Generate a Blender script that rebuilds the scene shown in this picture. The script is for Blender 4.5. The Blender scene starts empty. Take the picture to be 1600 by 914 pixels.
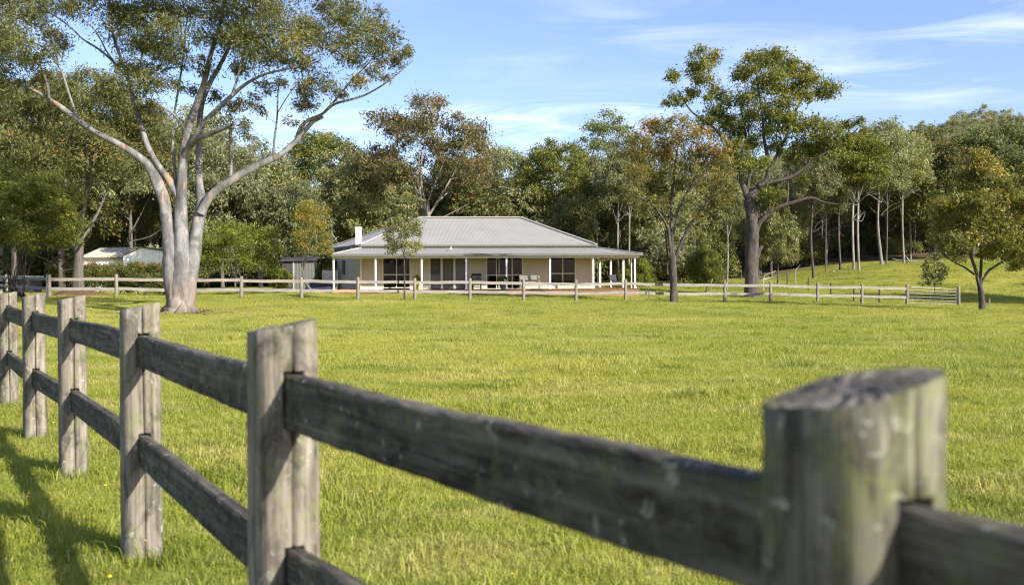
import bpy, math, random
import numpy as np
from mathutils import Vector, Matrix

S = bpy.context.scene
COL = S.collection
R = math.radians

# ------------------------------------------------------------------ camera
CAM_Z, FPX = 1.43, 1570.0
cam = bpy.data.cameras.new('camera')
cam.sensor_width = 36.0
cam.lens = 36.0 * FPX / 1600.0
cam.clip_start, cam.clip_end = 0.05, 6000
cam.dof.use_dof = True
cam.dof.focus_distance = 45.0
cam.dof.aperture_fstop = 3.4
camo = bpy.data.objects.new('camera', cam)
COL.objects.link(camo)
CAM_ROT = Matrix.Rotation(R(90 - 0.766), 3, 'X') @ Matrix.Rotation(R(-0.35), 3, 'Z')
camo.matrix_world = Matrix.Translation((0, 0, CAM_Z)) @ CAM_ROT.to_4x4()
S.camera = camo

# ------------------------------------------------------------------ sun and sky
SUN_EL = 28.5
TO_SUN = Vector((0.77, -0.64, 0)).normalized() * math.cos(R(SUN_EL)) + Vector((0, 0, math.sin(R(SUN_EL))))
sl = bpy.data.lights.new('sun', 'SUN')
sl.energy = 5.0
sl.angle = R(0.55)
sl.color = (1.0, 0.935, 0.83)
so = bpy.data.objects.new('sun', sl)
COL.objects.link(so)
so.rotation_euler = (-TO_SUN).to_track_quat('-Z', 'Y').to_euler()
so.location = (20, -20, 30)

W = bpy.data.worlds.new('World')
S.world = W
W.use_nodes = True
wn, wl = W.node_tree.nodes, W.node_tree.links
wn.clear()
def WN(t, **k):
    n = wn.new(t)
    for a, b in k.items():
        setattr(n, a, b)
    return n
wout = WN('ShaderNodeOutputWorld')
wbg = WN('ShaderNodeBackground')
wbg.inputs['Strength'].default_value = 0.116
sky = WN('ShaderNodeTexSky', sky_type='NISHITA', sun_disc=False)
sky.sun_elevation = R(SUN_EL)
sky.sun_rotation = math.atan2(TO_SUN.x, TO_SUN.y)
sky.altitude = 100
sky.air_density = 1.0
sky.dust_density = 0.9
sky.ozone_density = 3.4
wl.new(wbg.outputs[0], wout.inputs[0])
# thin cirrus: noise on a flat cloud layer (direction / height), anywhere in the sky
tc = WN('ShaderNodeTexCoord')
sep = WN('ShaderNodeSeparateXYZ')
wl.new(tc.outputs['Generated'], sep.inputs[0])
mx = WN('ShaderNodeMath', operation='MAXIMUM'); mx.inputs[1].default_value = 0.03
wl.new(sep.outputs['Z'], mx.inputs[0])
ad = WN('ShaderNodeMath', operation='ADD'); ad.inputs[1].default_value = 0.05
wl.new(mx.outputs[0], ad.inputs[0])
dx = WN('ShaderNodeMath', operation='DIVIDE'); dy = WN('ShaderNodeMath', operation='DIVIDE')
wl.new(sep.outputs['X'], dx.inputs[0]); wl.new(ad.outputs[0], dx.inputs[1])
wl.new(sep.outputs['Y'], dy.inputs[0]); wl.new(ad.outputs[0], dy.inputs[1])
cmb = WN('ShaderNodeCombineXYZ')
wl.new(dx.outputs[0], cmb.inputs[0]); wl.new(dy.outputs[0], cmb.inputs[1])
mp = WN('ShaderNodeMapping')
mp.inputs['Location'].default_value = (1.55, 0.35, 0.0)
mp.inputs['Rotation'].default_value = (0, 0, R(-28))
mp.inputs['Scale'].default_value = (0.75, 1.25, 1.0)
wl.new(cmb.outputs[0], mp.inputs[0])
nb = WN('ShaderNodeTexNoise'); nb.inputs['Scale'].default_value = 0.75; nb.inputs['Detail'].default_value = 2.0
nw = WN('ShaderNodeTexNoise'); nw.inputs['Scale'].default_value = 1.7; nw.inputs['Detail'].default_value = 9.0
nw.inputs['Roughness'].default_value = 0.62; nw.inputs['Distortion'].default_value = 0.9
wl.new(mp.outputs[0], nb.inputs['Vector']); wl.new(mp.outputs[0], nw.inputs['Vector'])
r1 = WN('ShaderNodeMapRange'); r1.inputs['From Min'].default_value = 0.40; r1.inputs['From Max'].default_value = 0.62
r2 = WN('ShaderNodeMapRange'); r2.inputs['From Min'].default_value = 0.44; r2.inputs['From Max'].default_value = 0.72
wl.new(nb.outputs['Fac'], r1.inputs['Value']); wl.new(nw.outputs['Fac'], r2.inputs['Value'])
mm = WN('ShaderNodeMath', operation='MULTIPLY'); wl.new(r1.outputs[0], mm.inputs[0]); wl.new(r2.outputs[0], mm.inputs[1])
m2 = WN('ShaderNodeMath', operation='MULTIPLY'); m2.inputs[1].default_value = 0.5; wl.new(mm.outputs[0], m2.inputs[0])
cmix = WN('ShaderNodeMixRGB'); cmix.inputs['Color2'].default_value = (7.2, 7.5, 8.0, 1)
wt = WN('ShaderNodeMixRGB', blend_type='MULTIPLY'); wt.inputs['Fac'].default_value = 1.0; wt.inputs['Color2'].default_value = (1.05, 0.955, 1.07, 1)   # camera white balance of the blue
wl.new(sky.outputs[0], wt.inputs['Color1'])
wl.new(m2.outputs[0], cmix.inputs['Fac']); wl.new(wt.outputs[0], cmix.inputs['Color1'])
wl.new(cmix.outputs[0], wbg.inputs['Color'])

S.view_settings.view_transform = 'Standard'
S.view_settings.look = 'None'
S.view_settings.gamma = 1.0
S.view_settings.use_curve_mapping = False
S.view_settings.exposure = 0.95
S.render.engine = 'CYCLES'
S.cycles.use_denoising = True
S.cycles.denoising_input_passes = 'RGB_ALBEDO_NORMAL'
S.cycles.denoising_prefilter = 'NONE'
S.cycles.filter_width = 1.2
S.cycles.max_bounces = 6
S.cycles.diffuse_bounces = 3
S.cycles.glossy_bounces = 3
S.cycles.transmission_bounces = 4
S.cycles.transparent_max_bounces = 8
S.cycles.caustics_reflective = False
S.cycles.caustics_refractive = False

# ------------------------------------------------------------------ helpers
def ray(px, py):
    return CAM_ROT @ Vector(((px - 800) / FPX, (457 - py) / FPX, -1))
def at(px, py, Y):
    d = ray(px, py)
    return Vector((0, 0, CAM_Z)) + d * (Y / d.y)
def sstep(a, b, x):
    t = np.clip((x - a) / (b - a), 0, 1)
    return t * t * (3 - 2 * t)
def ground(x, y):
    x = np.asarray(x, dtype=float); y = np.asarray(y, dtype=float)
    xc = np.clip(x, -90, 60)
    s = sstep(3, 50, y)
    tilt = 0.26 - 0.0165 * np.clip(xc, -30, 40) - 0.012 * np.maximum(np.clip(xc, -30, 28) - 14, 0)
    z = s * tilt
    f = sstep(66, 96, y)
    far = 1.1 + 1.45 * sstep(24, 38, xc) - 0.4 * sstep(0, -40, xc)
    z = z * (1 - f) + far * f
    rise = np.clip(y - 96, 0, 240)
    z = z + rise * (0.022 + 0.125 * sstep(22, 95, x)) + 0.02 * np.clip(y - 336, 0, 900) * 0
    und = 0.03 * np.sin(x * 0.9 + 1.3 * np.sin(y * 0.31)) * np.sin(y * 0.55 + 0.4) * sstep(2, 14, y)
    pad = 0.15 * sstep(54.5, 59.5, y) * (1 - sstep(74, 82, y)) * sstep(-17, -13, x) * (1 - sstep(9, 14, x))
    return z + und + pad
def gz(x, y):
    return float(ground(x, y))
def base(px, Y):
    p = at(px, 445, Y)
    return Vector((p.x, Y, gz(p.x, Y)))

def tag(o, label=None, cat=None, group=None, kind=None):
    if label: o['label'] = label
    if cat: o['category'] = cat
    if group: o['group'] = group
    if kind: o['kind'] = kind
    return o
def empty(name, loc, rz=0.0):
    o = bpy.data.objects.new(name, None)
    o.empty_display_size = 0.2
    COL.objects.link(o)
    o.location = loc
    o.rotation_euler = (0, 0, rz)
    return o
def link(name, me, parent=None, loc=None):
    o = bpy.data.objects.new(name, me)
    COL.objects.link(o)
    if parent: o.parent = parent
    if loc is not None: o.location = loc
    return o

def mesh_np(name, V, F4=None, F3=None, mat=None, smooth=False, tint=None):
    """numpy mesh: V (n,3); F4 (m,4); F3 (k,3); tint one float per face (quads first)"""
    me = bpy.data.meshes.new(name)
    V = np.ascontiguousarray(V, dtype=np.float32)
    n4 = 0 if F4 is None else len(F4)
    n3 = 0 if F3 is None else len(F3)
    me.vertices.add(len(V))
    me.vertices.foreach_set('co', V.ravel())
    me.loops.add(n4 * 4 + n3 * 3)
    parts = []
    if n4: parts.append(np.asarray(F4, dtype=np.int32).ravel())
    if n3: parts.append(np.asarray(F3, dtype=np.int32).ravel())
    me.loops.foreach_set('vertex_index', np.concatenate(parts))
    me.polygons.add(n4 + n3)
    ls = np.concatenate([np.arange(n4, dtype=np.int32) * 4, n4 * 4 + np.arange(n3, dtype=np.int32) * 3])
    me.polygons.foreach_set('loop_start', ls)
    if smooth:
        me.polygons.foreach_set('use_smooth', np.ones(n4 + n3, dtype=bool))
    me.update(calc_edges=True)
    if tint is not None:
        a = me.attributes.new('tint', 'FLOAT', 'FACE')
        a.data.foreach_set('value', np.asarray(tint, dtype=np.float32))
    if mat: me.materials.append(mat)
    return me

class MB:
    """collects boxes, tubes and polygons into one mesh"""
    def __init__(s):
        s.v, s.f, s.sm = [], [], []
    def add(s, vs, fs, smooth=False):
        b = len(s.v)
        s.v += [tuple(p) for p in vs]
        s.f += [tuple(i + b for i in f) for f in fs]
        s.sm += [smooth] * len(fs)
        return s
    def box(s, x0, x1, y0, y1, z0, z1):
        vs = [(x, y, z) for z in (z0, z1) for y in (y0, y1) for x in (x0, x1)]
        return s.add(vs, [(0, 2, 3, 1), (4, 5, 7, 6), (0, 1, 5, 4), (2, 6, 7, 3), (0, 4, 6, 2), (1, 3, 7, 5)])
    def beam(s, a, b, w, h, up=(0, 0, 1)):
        a, b = Vector(a), Vector(b)
        d = (b - a).normalized()
        sd = d.cross(Vector(up)).normalized()
        u = sd.cross(d).normalized()
        vs = []
        for p in (a, b):
            for (i, j) in ((-1, -1), (1, -1), (1, 1), (-1, 1)):
                vs.append(p + sd * (i * w / 2) + u * (j * h / 2))
        return s.add(vs, [(0, 1, 2, 3), (7, 6, 5, 4), (0, 4, 5, 1), (1, 5, 6, 2), (2, 6, 7, 3), (3, 7, 4, 0)])
    def tube(s, pts, radii, n=8, cap=True):
        pts = [Vector(p) for p in pts]
        if not hasattr(radii, '__len__'): radii = [radii] * len(pts)
        rings = []
        ref = None
        for i, p in enumerate(pts):
            t = (pts[min(i + 1, len(pts) - 1)] - pts[max(i - 1, 0)]).normalized()
            if ref is None:
                ref = t.orthogonal().normalized()
            ref = (ref - t * ref.dot(t)).normalized()
            q = t.cross(ref)
            rings.append([p + (ref * math.cos(2 * math.pi * k / n) + q * math.sin(2 * math.pi * k / n)) * radii[i] for k in range(n)])
        vs = [v for r in rings for v in r]
        fs = []
        for i in range(len(pts) - 1):
            for k in range(n):
                fs.append((i * n + k, i * n + (k + 1) % n, (i + 1) * n + (k + 1) % n, (i + 1) * n + k))
        s.add(vs, fs, True)
        if cap:
            s.add(rings[0], [tuple(reversed(range(n)))])
            s.add(rings[-1], [tuple(range(n))])
        return s
    def build(s, name, mat, parent=None, loc=None):
        me = bpy.data.meshes.new(name)
        me.from_pydata(s.v, [], s.f)
        me.polygons.foreach_set('use_smooth', s.sm)
        if mat: me.materials.append(mat)
        me.update()
        return link(name, me, parent, loc)

# ------------------------------------------------------------------ materials
class NT:
    def __init__(s, name):
        s.m = bpy.data.materials.new(name)
        s.m.use_nodes = True
        s.n, s.l = s.m.node_tree.nodes, s.m.node_tree.links
        s.b = s.n['Principled BSDF']
        s.out = s.n['Material Output']
    def N(s, t, **k):
        n = s.n.new(t)
        for a, b in k.items(): setattr(n, a, b)
        return n
    def val(s, sock, v):
        if isinstance(v, bpy.types.NodeSocket): s.l.new(v, sock)
        elif v is not None: sock.default_value = v
    def noise(s, vec, scale, detail=4, rough=0.55, dist=0.0):
        n = s.N('ShaderNodeTexNoise')
        s.val(n.inputs['Vector'], vec)
        n.inputs['Scale'].default_value = scale
        n.inputs['Detail'].default_value = detail
        n.inputs['Roughness'].default_value = rough
        n.inputs['Distortion'].default_value = dist
        return n.outputs['Fac']
    def mapping(s, vec, scale=(1, 1, 1), rot=(0, 0, 0), loc=(0, 0, 0)):
        n = s.N('ShaderNodeMapping')
        s.l.new(vec, n.inputs['Vector'])
        n.inputs['Scale'].default_value = scale
        n.inputs['Rotation'].default_value = rot
        n.inputs['Location'].default_value = loc
        return n.outputs[0]
    def ramp(s, fac, stops):
        n = s.N('ShaderNodeValToRGB')
        e = n.color_ramp.elements
        while len(e) < len(stops): e.new(0.5)
        for i, (p, c) in enumerate(stops):
            e[i].position = p
            e[i].color = tuple(c) + (1,) if len(c) == 3 else c
        s.val(n.inputs['Fac'], fac)
        return n.outputs[0]
    def rng(s, v, a, b, c=0.0, d=1.0):
        n = s.N('ShaderNodeMapRange')
        s.val(n.inputs['Value'], v)
        for k, x in zip(('From Min', 'From Max', 'To Min', 'To Max'), (a, b, c, d)): n.inputs[k].default_value = x
        return n.outputs[0]
    def mix(s, fac, a, b, mode='MIX'):
        n = s.N('ShaderNodeMixRGB', blend_type=mode)
        s.val(n.inputs['Fac'], fac)
        for sock, v in ((n.inputs['Color1'], a), (n.inputs['Color2'], b)):
            s.val(sock, tuple(v) + (1,) if isinstance(v, tuple) and len(v) == 3 else v)
        return n.outputs[0]
    def math(s, op, a, b=None):
        n = s.N('ShaderNodeMath', operation=op)
        s.val(n.inputs[0], a)
        if b is not None: s.val(n.inputs[1], b)
        return n.outputs[0]
    def bump(s, h, strength=0.3, dist=0.02):
        n = s.N('ShaderNodeBump')
        n.inputs['Strength'].default_value = strength
        n.inputs['Distance'].default_value = dist
        s.l.new(h, n.inputs['Height'])
        s.l.new(n.outputs[0], s.b.inputs['Normal'])
    def base(s, c, rough=0.7, spec=0.3, metal=0.0):
        s.val(s.b.inputs['Base Color'], tuple(c) + (1,) if isinstance(c, tuple) and len(c) == 3 else c)
        s.val(s.b.inputs['Roughness'], rough)
        s.b.inputs['Specular IOR Level'].default_value = spec
        s.b.inputs['Metallic'].default_value = metal
        return s.m
    def obj(s): return s.N('ShaderNodeTexCoord').outputs['Object']
    def pos(s): return s.N('ShaderNodeNewGeometry').outputs['Position']
    def orand(s): return s.N('ShaderNodeObjectInfo').outputs['Random']
    def attr(s, name): return s.N('ShaderNodeAttribute', attribute_name=name).outputs['Fac']

def paint(name, c, rough=0.55, var=0.08, scale=3.0, spec=0.3, metal=0.0):
    t = NT(name)
    v = t.noise(t.obj(), scale, 5, 0.6)
    lo = tuple(x * (1 - var) for x in c); hi = tuple(min(1, x * (1 + var)) for x in c)
    return t.base(t.ramp(v, [(0.3, lo), (0.7, hi)]), rough, spec, metal)

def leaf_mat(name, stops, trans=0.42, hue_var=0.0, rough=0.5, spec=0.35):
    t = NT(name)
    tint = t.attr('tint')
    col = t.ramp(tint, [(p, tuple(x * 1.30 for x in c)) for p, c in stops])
    if hue_var:
        r = t.orand()
        hs = t.N('ShaderNodeHueSaturation')
        t.l.new(t.rng(r, 0, 1, 0.5 - hue_var, 0.5 + hue_var), hs.inputs['Hue'])
        r2 = t.math('FRACT', t.math('MULTIPLY', r, 7.31))
        t.l.new(t.rng(r2, 0, 1, 0.72, 1.25), hs.inputs['Value'])
        r3 = t.math('FRACT', t.math('MULTIPLY', r, 13.7))
        t.l.new(t.rng(r3, 0, 1, 0.7, 1.1), hs.inputs['Saturation'])
        t.l.new(col, hs.inputs['Color'])
        col = hs.outputs[0]
    t.base(col, rough, spec)
    tr = t.N('ShaderNodeBsdfTranslucent')
    bright = t.mix(1.0, col, (1.25, 1.2, 0.7), 'MULTIPLY')
    t.l.new(bright, tr.inputs['Color'])
    ms = t.N('ShaderNodeMixShader')
    ms.inputs[0].default_value = trans
    t.l.new(t.b.outputs[0], ms.inputs[1]); t.l.new(tr.outputs[0], ms.inputs[2])
    t.l.new(ms.outputs[0], t.out.inputs['Surface'])
    return t.m

M = {}
# foliage: 0 dark .. 0.9 light, 1 young rust-coloured growth
M['gum_leaf'] = leaf_mat('gum_leaf', [(0.0, (0.046, 0.058, 0.022)), (0.45, (0.100, 0.112, 0.038)), (0.80, (0.175, 0.170, 0.056)), (0.92, (0.25, 0.165, 0.045)), (1.0, (0.30, 0.125, 0.03))])
M['green_leaf'] = leaf_mat('green_leaf', [(0.0, (0.045, 0.060, 0.015)), (0.5, (0.115, 0.130, 0.025)), (0.85, (0.215, 0.205, 0.036)), (1.0, (0.29, 0.22, 0.035))])
M['rust_leaf'] = leaf_mat('rust_leaf', [(0.0, (0.052, 0.056, 0.018)), (0.45, (0.120, 0.120, 0.032)), (0.75, (0.20, 0.165, 0.042)), (0.9, (0.29, 0.165, 0.035)), (1.0, (0.33, 0.14, 0.025))])
M['brown_leaf'] = leaf_mat('brown_leaf', [(0.0, (0.048, 0.052, 0.024)), (0.45, (0.108, 0.105, 0.042)), (0.8, (0.165, 0.130, 0.050)), (1.0, (0.22, 0.115, 0.040))])
M['forest_leaf'] = leaf_mat('forest_leaf', [(0.0, (0.072, 0.088, 0.036)), (0.5, (0.165, 0.180, 0.066)), (0.85, (0.270, 0.268, 0.098)), (1.0, (0.32, 0.25, 0.07))], hue_var=0.018)
M['wattle_leaf'] = leaf_mat('wattle_leaf', [(0.0, (0.045, 0.065, 0.012)), (0.5, (0.125, 0.150, 0.020)), (1.0, (0.25, 0.25, 0.035))], trans=0.4)
M['dark_wattle_leaf'] = leaf_mat('dark_wattle_leaf', [(0.0, (0.032, 0.044, 0.010)), (0.5, (0.125, 0.145, 0.022)), (1.0, (0.32, 0.31, 0.04))], trans=0.35)
M['yellow_leaf'] = leaf_mat('yellow_leaf', [(0.0, (0.055, 0.065, 0.015)), (0.5, (0.145, 0.145, 0.026)), (0.85, (0.26, 0.21, 0.028)), (1.0, (0.32, 0.20, 0.025))], trans=0.4)
M['sapling_leaf'] = leaf_mat('sapling_leaf', [(0.0, (0.060, 0.075, 0.030)), (0.5, (0.145, 0.155, 0.055)), (0.85, (0.26, 0.25, 0.10)), (1.0, (0.36, 0.22, 0.05))], rough=0.4, spec=0.5)
M['golden_leaf'] = leaf_mat('golden_leaf', [(0.0, (0.055, 0.062, 0.016)), (0.5, (0.145, 0.145, 0.030)), (0.85, (0.26, 0.225, 0.048)), (1.0, (0.36, 0.22, 0.035))], rough=0.42, spec=0.45)
M['hedge_leaf'] = leaf_mat('hedge_leaf', [(0.0, (0.030, 0.050, 0.015)), (0.55, (0.085, 0.115, 0.025)), (0.88, (0.16, 0.18, 0.04)), (0.93, (0.25, 0.05, 0.05)), (1.0, (0.35, 0.07, 0.07))])

def bark_mat(name, stops, sc=(3, 3, 0.7), bump=0.5, scale=2.0, dist=0.6):
    t = NT(name)
    p = t.mapping(t.pos(), sc)
    n = t.noise(p, scale, 6, 0.62, dist)
    c = t.ramp(n, stops)
    fine = t.noise(t.mapping(t.pos(), (9, 9, 1.6)), 4.0, 5, 0.6)
    c = t.mix(0.5, c, t.ramp(fine, [(0.3, (0.55, 0.55, 0.55)), (0.7, (1.0, 1.0, 1.0))]), 'MULTIPLY')
    t.bump(fine, bump, 0.03)
    return t.base(c, 0.8, 0.2)
M['dark_bark'] = bark_mat('dark_bark', [(0.3, (0.04, 0.032, 0.028)), (0.55, (0.10, 0.082, 0.070)), (0.75, (0.17, 0.145, 0.125))], bump=0.9)
M['grey_bark'] = bark_mat('grey_bark', [(0.3, (0.07, 0.06, 0.05)), (0.6, (0.155, 0.135, 0.115)), (0.8, (0.23, 0.20, 0.175))], bump=0.6)
M['pale_bark'] = bark_mat('pale_bark', [(0.28, (0.12, 0.10, 0.08)), (0.5, (0.26, 0.235, 0.205)), (0.75, (0.40, 0.37, 0.33))], bump=0.25)
# smooth gum bark: cream-grey with tan patches and a dark flaky butt
t = NT('gum_bark')
P = t.pos()
n1 = t.noise(t.mapping(P, (1.8, 1.8, 0.8)), 1.5, 6, 0.62, 0.8)
c = t.ramp(n1, [(0.30, (0.07, 0.067, 0.064)), (0.47, (0.145, 0.14, 0.135)), (0.60, (0.25, 0.24, 0.23)), (0.8, (0.37, 0.355, 0.34))])
n2 = t.noise(t.mapping(P, (2.0, 2.0, 0.6), loc=(3, 7, 1)), 1.2, 5, 0.6, 0.6)
c = t.mix(t.rng(n2, 0.575, 0.64, 0, 0.85), c, (0.34, 0.22, 0.135))
n3 = t.noise(t.mapping(P, (3.5, 3.5, 1.0), loc=(9, 2, 4)), 2.0, 6, 0.7, 1.0)
c = t.mix(t.rng(n3, 0.565, 0.64, 0, 0.9), c, (0.12, 0.105, 0.095))
sp = t.N('ShaderNodeSeparateXYZ'); t.l.new(P, sp.inputs[0])
low = t.math('SUBTRACT', t.math('ADD', t.math('MULTIPLY', n3, 1.5), t.math('MULTIPLY', n1, 1.6)), sp.outputs['Z'])
c = t.mix(t.rng(low, -0.25, 0.55), c, t.ramp(n2, [(0.35, (0.07, 0.055, 0.045)), (0.55, (0.22, 0.18, 0.15)), (0.7, (0.36, 0.30, 0.25))]))
fine = t.noise(t.mapping(P, (6, 6, 2.2)), 4.0, 6, 0.65)
c = t.mix(0.35, c, t.ramp(fine, [(0.3, (0.6, 0.6, 0.6)), (0.7, (1, 1, 1))]), 'MULTIPLY')
t.bump(t.math('ADD', fine, n2), 0.45, 0.03)
M['gum_bark'] = t.base(c, 0.7, 0.25)

# weathered fence timber: grain runs along the object's own length axis
def timber(name, axis, lo, mid, hi, moss=0.0, bump=0.5, blotch=0.5):
    t = NT(name)
    o = t.obj()
    r = t.orand()
    comb = t.N('ShaderNodeCombineXYZ'); 
    for i in range(3): t.l.new(t.math('MULTIPLY', r, 37.0 + 11 * i), comb.inputs[i])
    va = t.N('ShaderNodeVectorMath', operation='ADD'); t.l.new(o, va.inputs[0]); t.l.new(comb.outputs[0], va.inputs[1])
    o = va.outputs[0]
    s1 = [22, 22, 22]; s1[axis] = 0.9
    s2 = [75, 75, 75]; s2[axis] = 2.5
    s3 = [5, 5, 5]; s3[axis] = 2.2
    g1 = t.noise(t.mapping(o, s1), 1.0, 5, 0.65, 0.8)
    g2 = t.noise(t.mapping(o, s2), 1.0, 3, 0.6, 0.3)
    bl = t.noise(t.mapping(o, s3), 2.6, 8, 0.72, 0.7)
    c = t.ramp(g1, [(0.28, lo), (0.5, mid), (0.72, hi)])
    c = t.mix(0.6, c, t.ramp(g2, [(0.32, (0.45, 0.45, 0.45)), (0.6, (1.0, 1.0, 1.0))]), 'MULTIPLY')
    c = t.mix(blotch, c, t.ramp(bl, [(0.36, (0.30, 0.29, 0.28)), (0.55, (1.0, 1.0, 1.0))]), 'MULTIPLY')
    lich = t.noise(t.mapping(o, (9, 9, 9), loc=(4, 4, 4)), 2.2, 6, 0.7, 0.6)
    c = t.mix(t.rng(lich, 0.60, 0.72), c, (0.42, 0.42, 0.36))
    if moss:
        ms = t.noise(t.mapping(o, (7, 7, 4), loc=(8, 1, 3)), 1.8, 6, 0.7)
        c = t.mix(t.rng(ms, 0.50, 0.72, 0, moss), c, (0.17, 0.18, 0.07))
    t.bump(t.math('ADD', g1, t.math('MULTIPLY', g2, 0.6)), bump, 0.006)
    return t.base(c, 0.85, 0.15)
M['post_wood'] = timber('post_wood', 2, (0.085, 0.074, 0.058), (0.235, 0.208, 0.168), (0.38, 0.34, 0.28), moss=0.75, blotch=0.92)
M['dark_mossy_post_wood'] = timber('dark_mossy_post_wood', 2, (0.035, 0.033, 0.024), (0.125, 0.115, 0.085), (0.30, 0.275, 0.22), moss=1.0, blotch=1.0)  # darker tones than the other posts, with stronger blotches and fuller moss
M['rail_wood'] = timber('rail_wood', 0, (0.026, 0.023, 0.019), (0.100, 0.089, 0.075), (0.215, 0.193, 0.165), moss=0.5, blotch=0.95)
t = NT('end_grain')
o_ = t.obj()
e1_ = t.noise(o_, 30.0, 6, 0.7, 1.0); e2_ = t.noise(o_, 9.0, 4, 0.6)
c = t.ramp(e1_, [(0.35, (0.04, 0.037, 0.033)), (0.55, (0.13, 0.12, 0.105)), (0.75, (0.26, 0.24, 0.21))])
c = t.mix(t.rng(e2_, 0.5, 0.65, 0, 0.6), c, (0.15, 0.15, 0.07))
t.bump(e1_, 0.8, 0.01)
M['end_grain'] = t.base(c, 0.95, 0.1)
M['pale_rail'] = timber('pale_rail', 0, (0.19, 0.17, 0.14), (0.30, 0.275, 0.235), (0.40, 0.375, 0.325), bump=0.3, blotch=0.30)
M['pale_post'] = timber('pale_post', 2, (0.15, 0.13, 0.095), (0.24, 0.21, 0.165), (0.33, 0.30, 0.24), bump=0.3, blotch=0.3)
M['dark_post'] = timber('dark_post', 2, (0.05, 0.045, 0.04), (0.10, 0.09, 0.08), (0.16, 0.14, 0.12), bump=0.3)
M['deck'] = paint('deck', (0.26, 0.15, 0.075), 0.6, 0.3, 6.0)
M['wall'] = paint('wall', (0.52, 0.475, 0.365), 0.6, 0.05, 1.5)
M['trim'] = paint('trim', (0.76, 0.71, 0.60), 0.5, 0.04)
M['white'] = paint('white', (0.80, 0.80, 0.78), 0.45, 0.03)
M['roof'] = paint('roof', (0.262, 0.254, 0.236), 0.42, 0.07, 0.9, 0.4)
M['roof_trim'] = paint('roof_trim', (0.40, 0.385, 0.35), 0.45, 0.05)
M['gutter'] = paint('gutter', (0.13, 0.13, 0.12), 0.45, 0.06)
M['soffit'] = paint('soffit', (0.60, 0.55, 0.42), 0.7, 0.05)
M['room'] = paint('room', (0.05, 0.047, 0.043), 0.9, 0.1)
M['curtain'] = paint('curtain', (0.22, 0.21, 0.20), 0.9, 0.1)
M['frame'] = paint('frame', (0.60, 0.57, 0.50), 0.5, 0.05)
M['door_dark'] = paint('door_dark', (0.055, 0.055, 0.06), 0.5, 0.15)
M['screen_brown'] = paint('screen_brown', (0.15, 0.13, 0.105), 0.7, 0.1)
M['screen_grey'] = paint('screen_grey', (0.17, 0.155, 0.16), 0.7, 0.1)
M['black'] = paint('black', (0.025, 0.025, 0.025), 0.45, 0.15)
M['steel'] = paint('steel', (0.19, 0.195, 0.20), 0.4, 0.1, 6.0, 0.5, 0.6)
M['dark_metal'] = paint('dark_metal', (0.12, 0.12, 0.12), 0.5, 0.1, 6.0, 0.5, 0.5)
M['shed_white'] = paint('shed_white', (0.78, 0.78, 0.77), 0.5, 0.03)
M['shed_cream'] = paint('shed_cream', (0.52, 0.47, 0.34), 0.6, 0.06)
M['shed_dark'] = paint('shed_dark', (0.055, 0.05, 0.055), 0.6, 0.1)
M['shed_grey'] = paint('shed_grey', (0.12, 0.115, 0.10), 0.6, 0.08)
M['navy'] = paint('navy', (0.035, 0.037, 0.06), 0.6, 0.2)
M['terracotta'] = paint('terracotta', (0.55, 0.42, 0.15), 0.6, 0.1)
M['flower_white'] = paint('flower_white', (0.75, 0.72, 0.66), 0.7, 0.1)
M['flower_yellow'] = paint('flower_yellow', (0.75, 0.55, 0.03), 0.7, 0.1)
M['mulch'] = paint('mulch', (0.12, 0.07, 0.045), 0.95, 0.5, 14.0, 0.1)
M['dead_wood'] = bark_mat('dead_wood', [(0.3, (0.22, 0.19, 0.16)), (0.6, (0.42, 0.38, 0.33)), (0.8, (0.52, 0.48, 0.42))])
t = NT('glass')
gl = t.N('ShaderNodeBsdfGlossy'); gl.inputs['Roughness'].default_value = 0.02
tp = t.N('ShaderNodeBsdfTransparent'); tp.inputs['Color'].default_value = (0.45, 0.47, 0.48, 1)
fr = t.N('ShaderNodeFresnel'); fr.inputs['IOR'].default_value = 1.5
ms = t.N('ShaderNodeMixShader')
t.l.new(t.math('MULTIPLY', fr.outputs[0], 0.4), ms.inputs[0]); t.l.new(tp.outputs[0], ms.inputs[1]); t.l.new(gl.outputs[0], ms.inputs[2])
t.l.new(ms.outputs[0], t.out.inputs['Surface'])
M['glass'] = t.m

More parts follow.
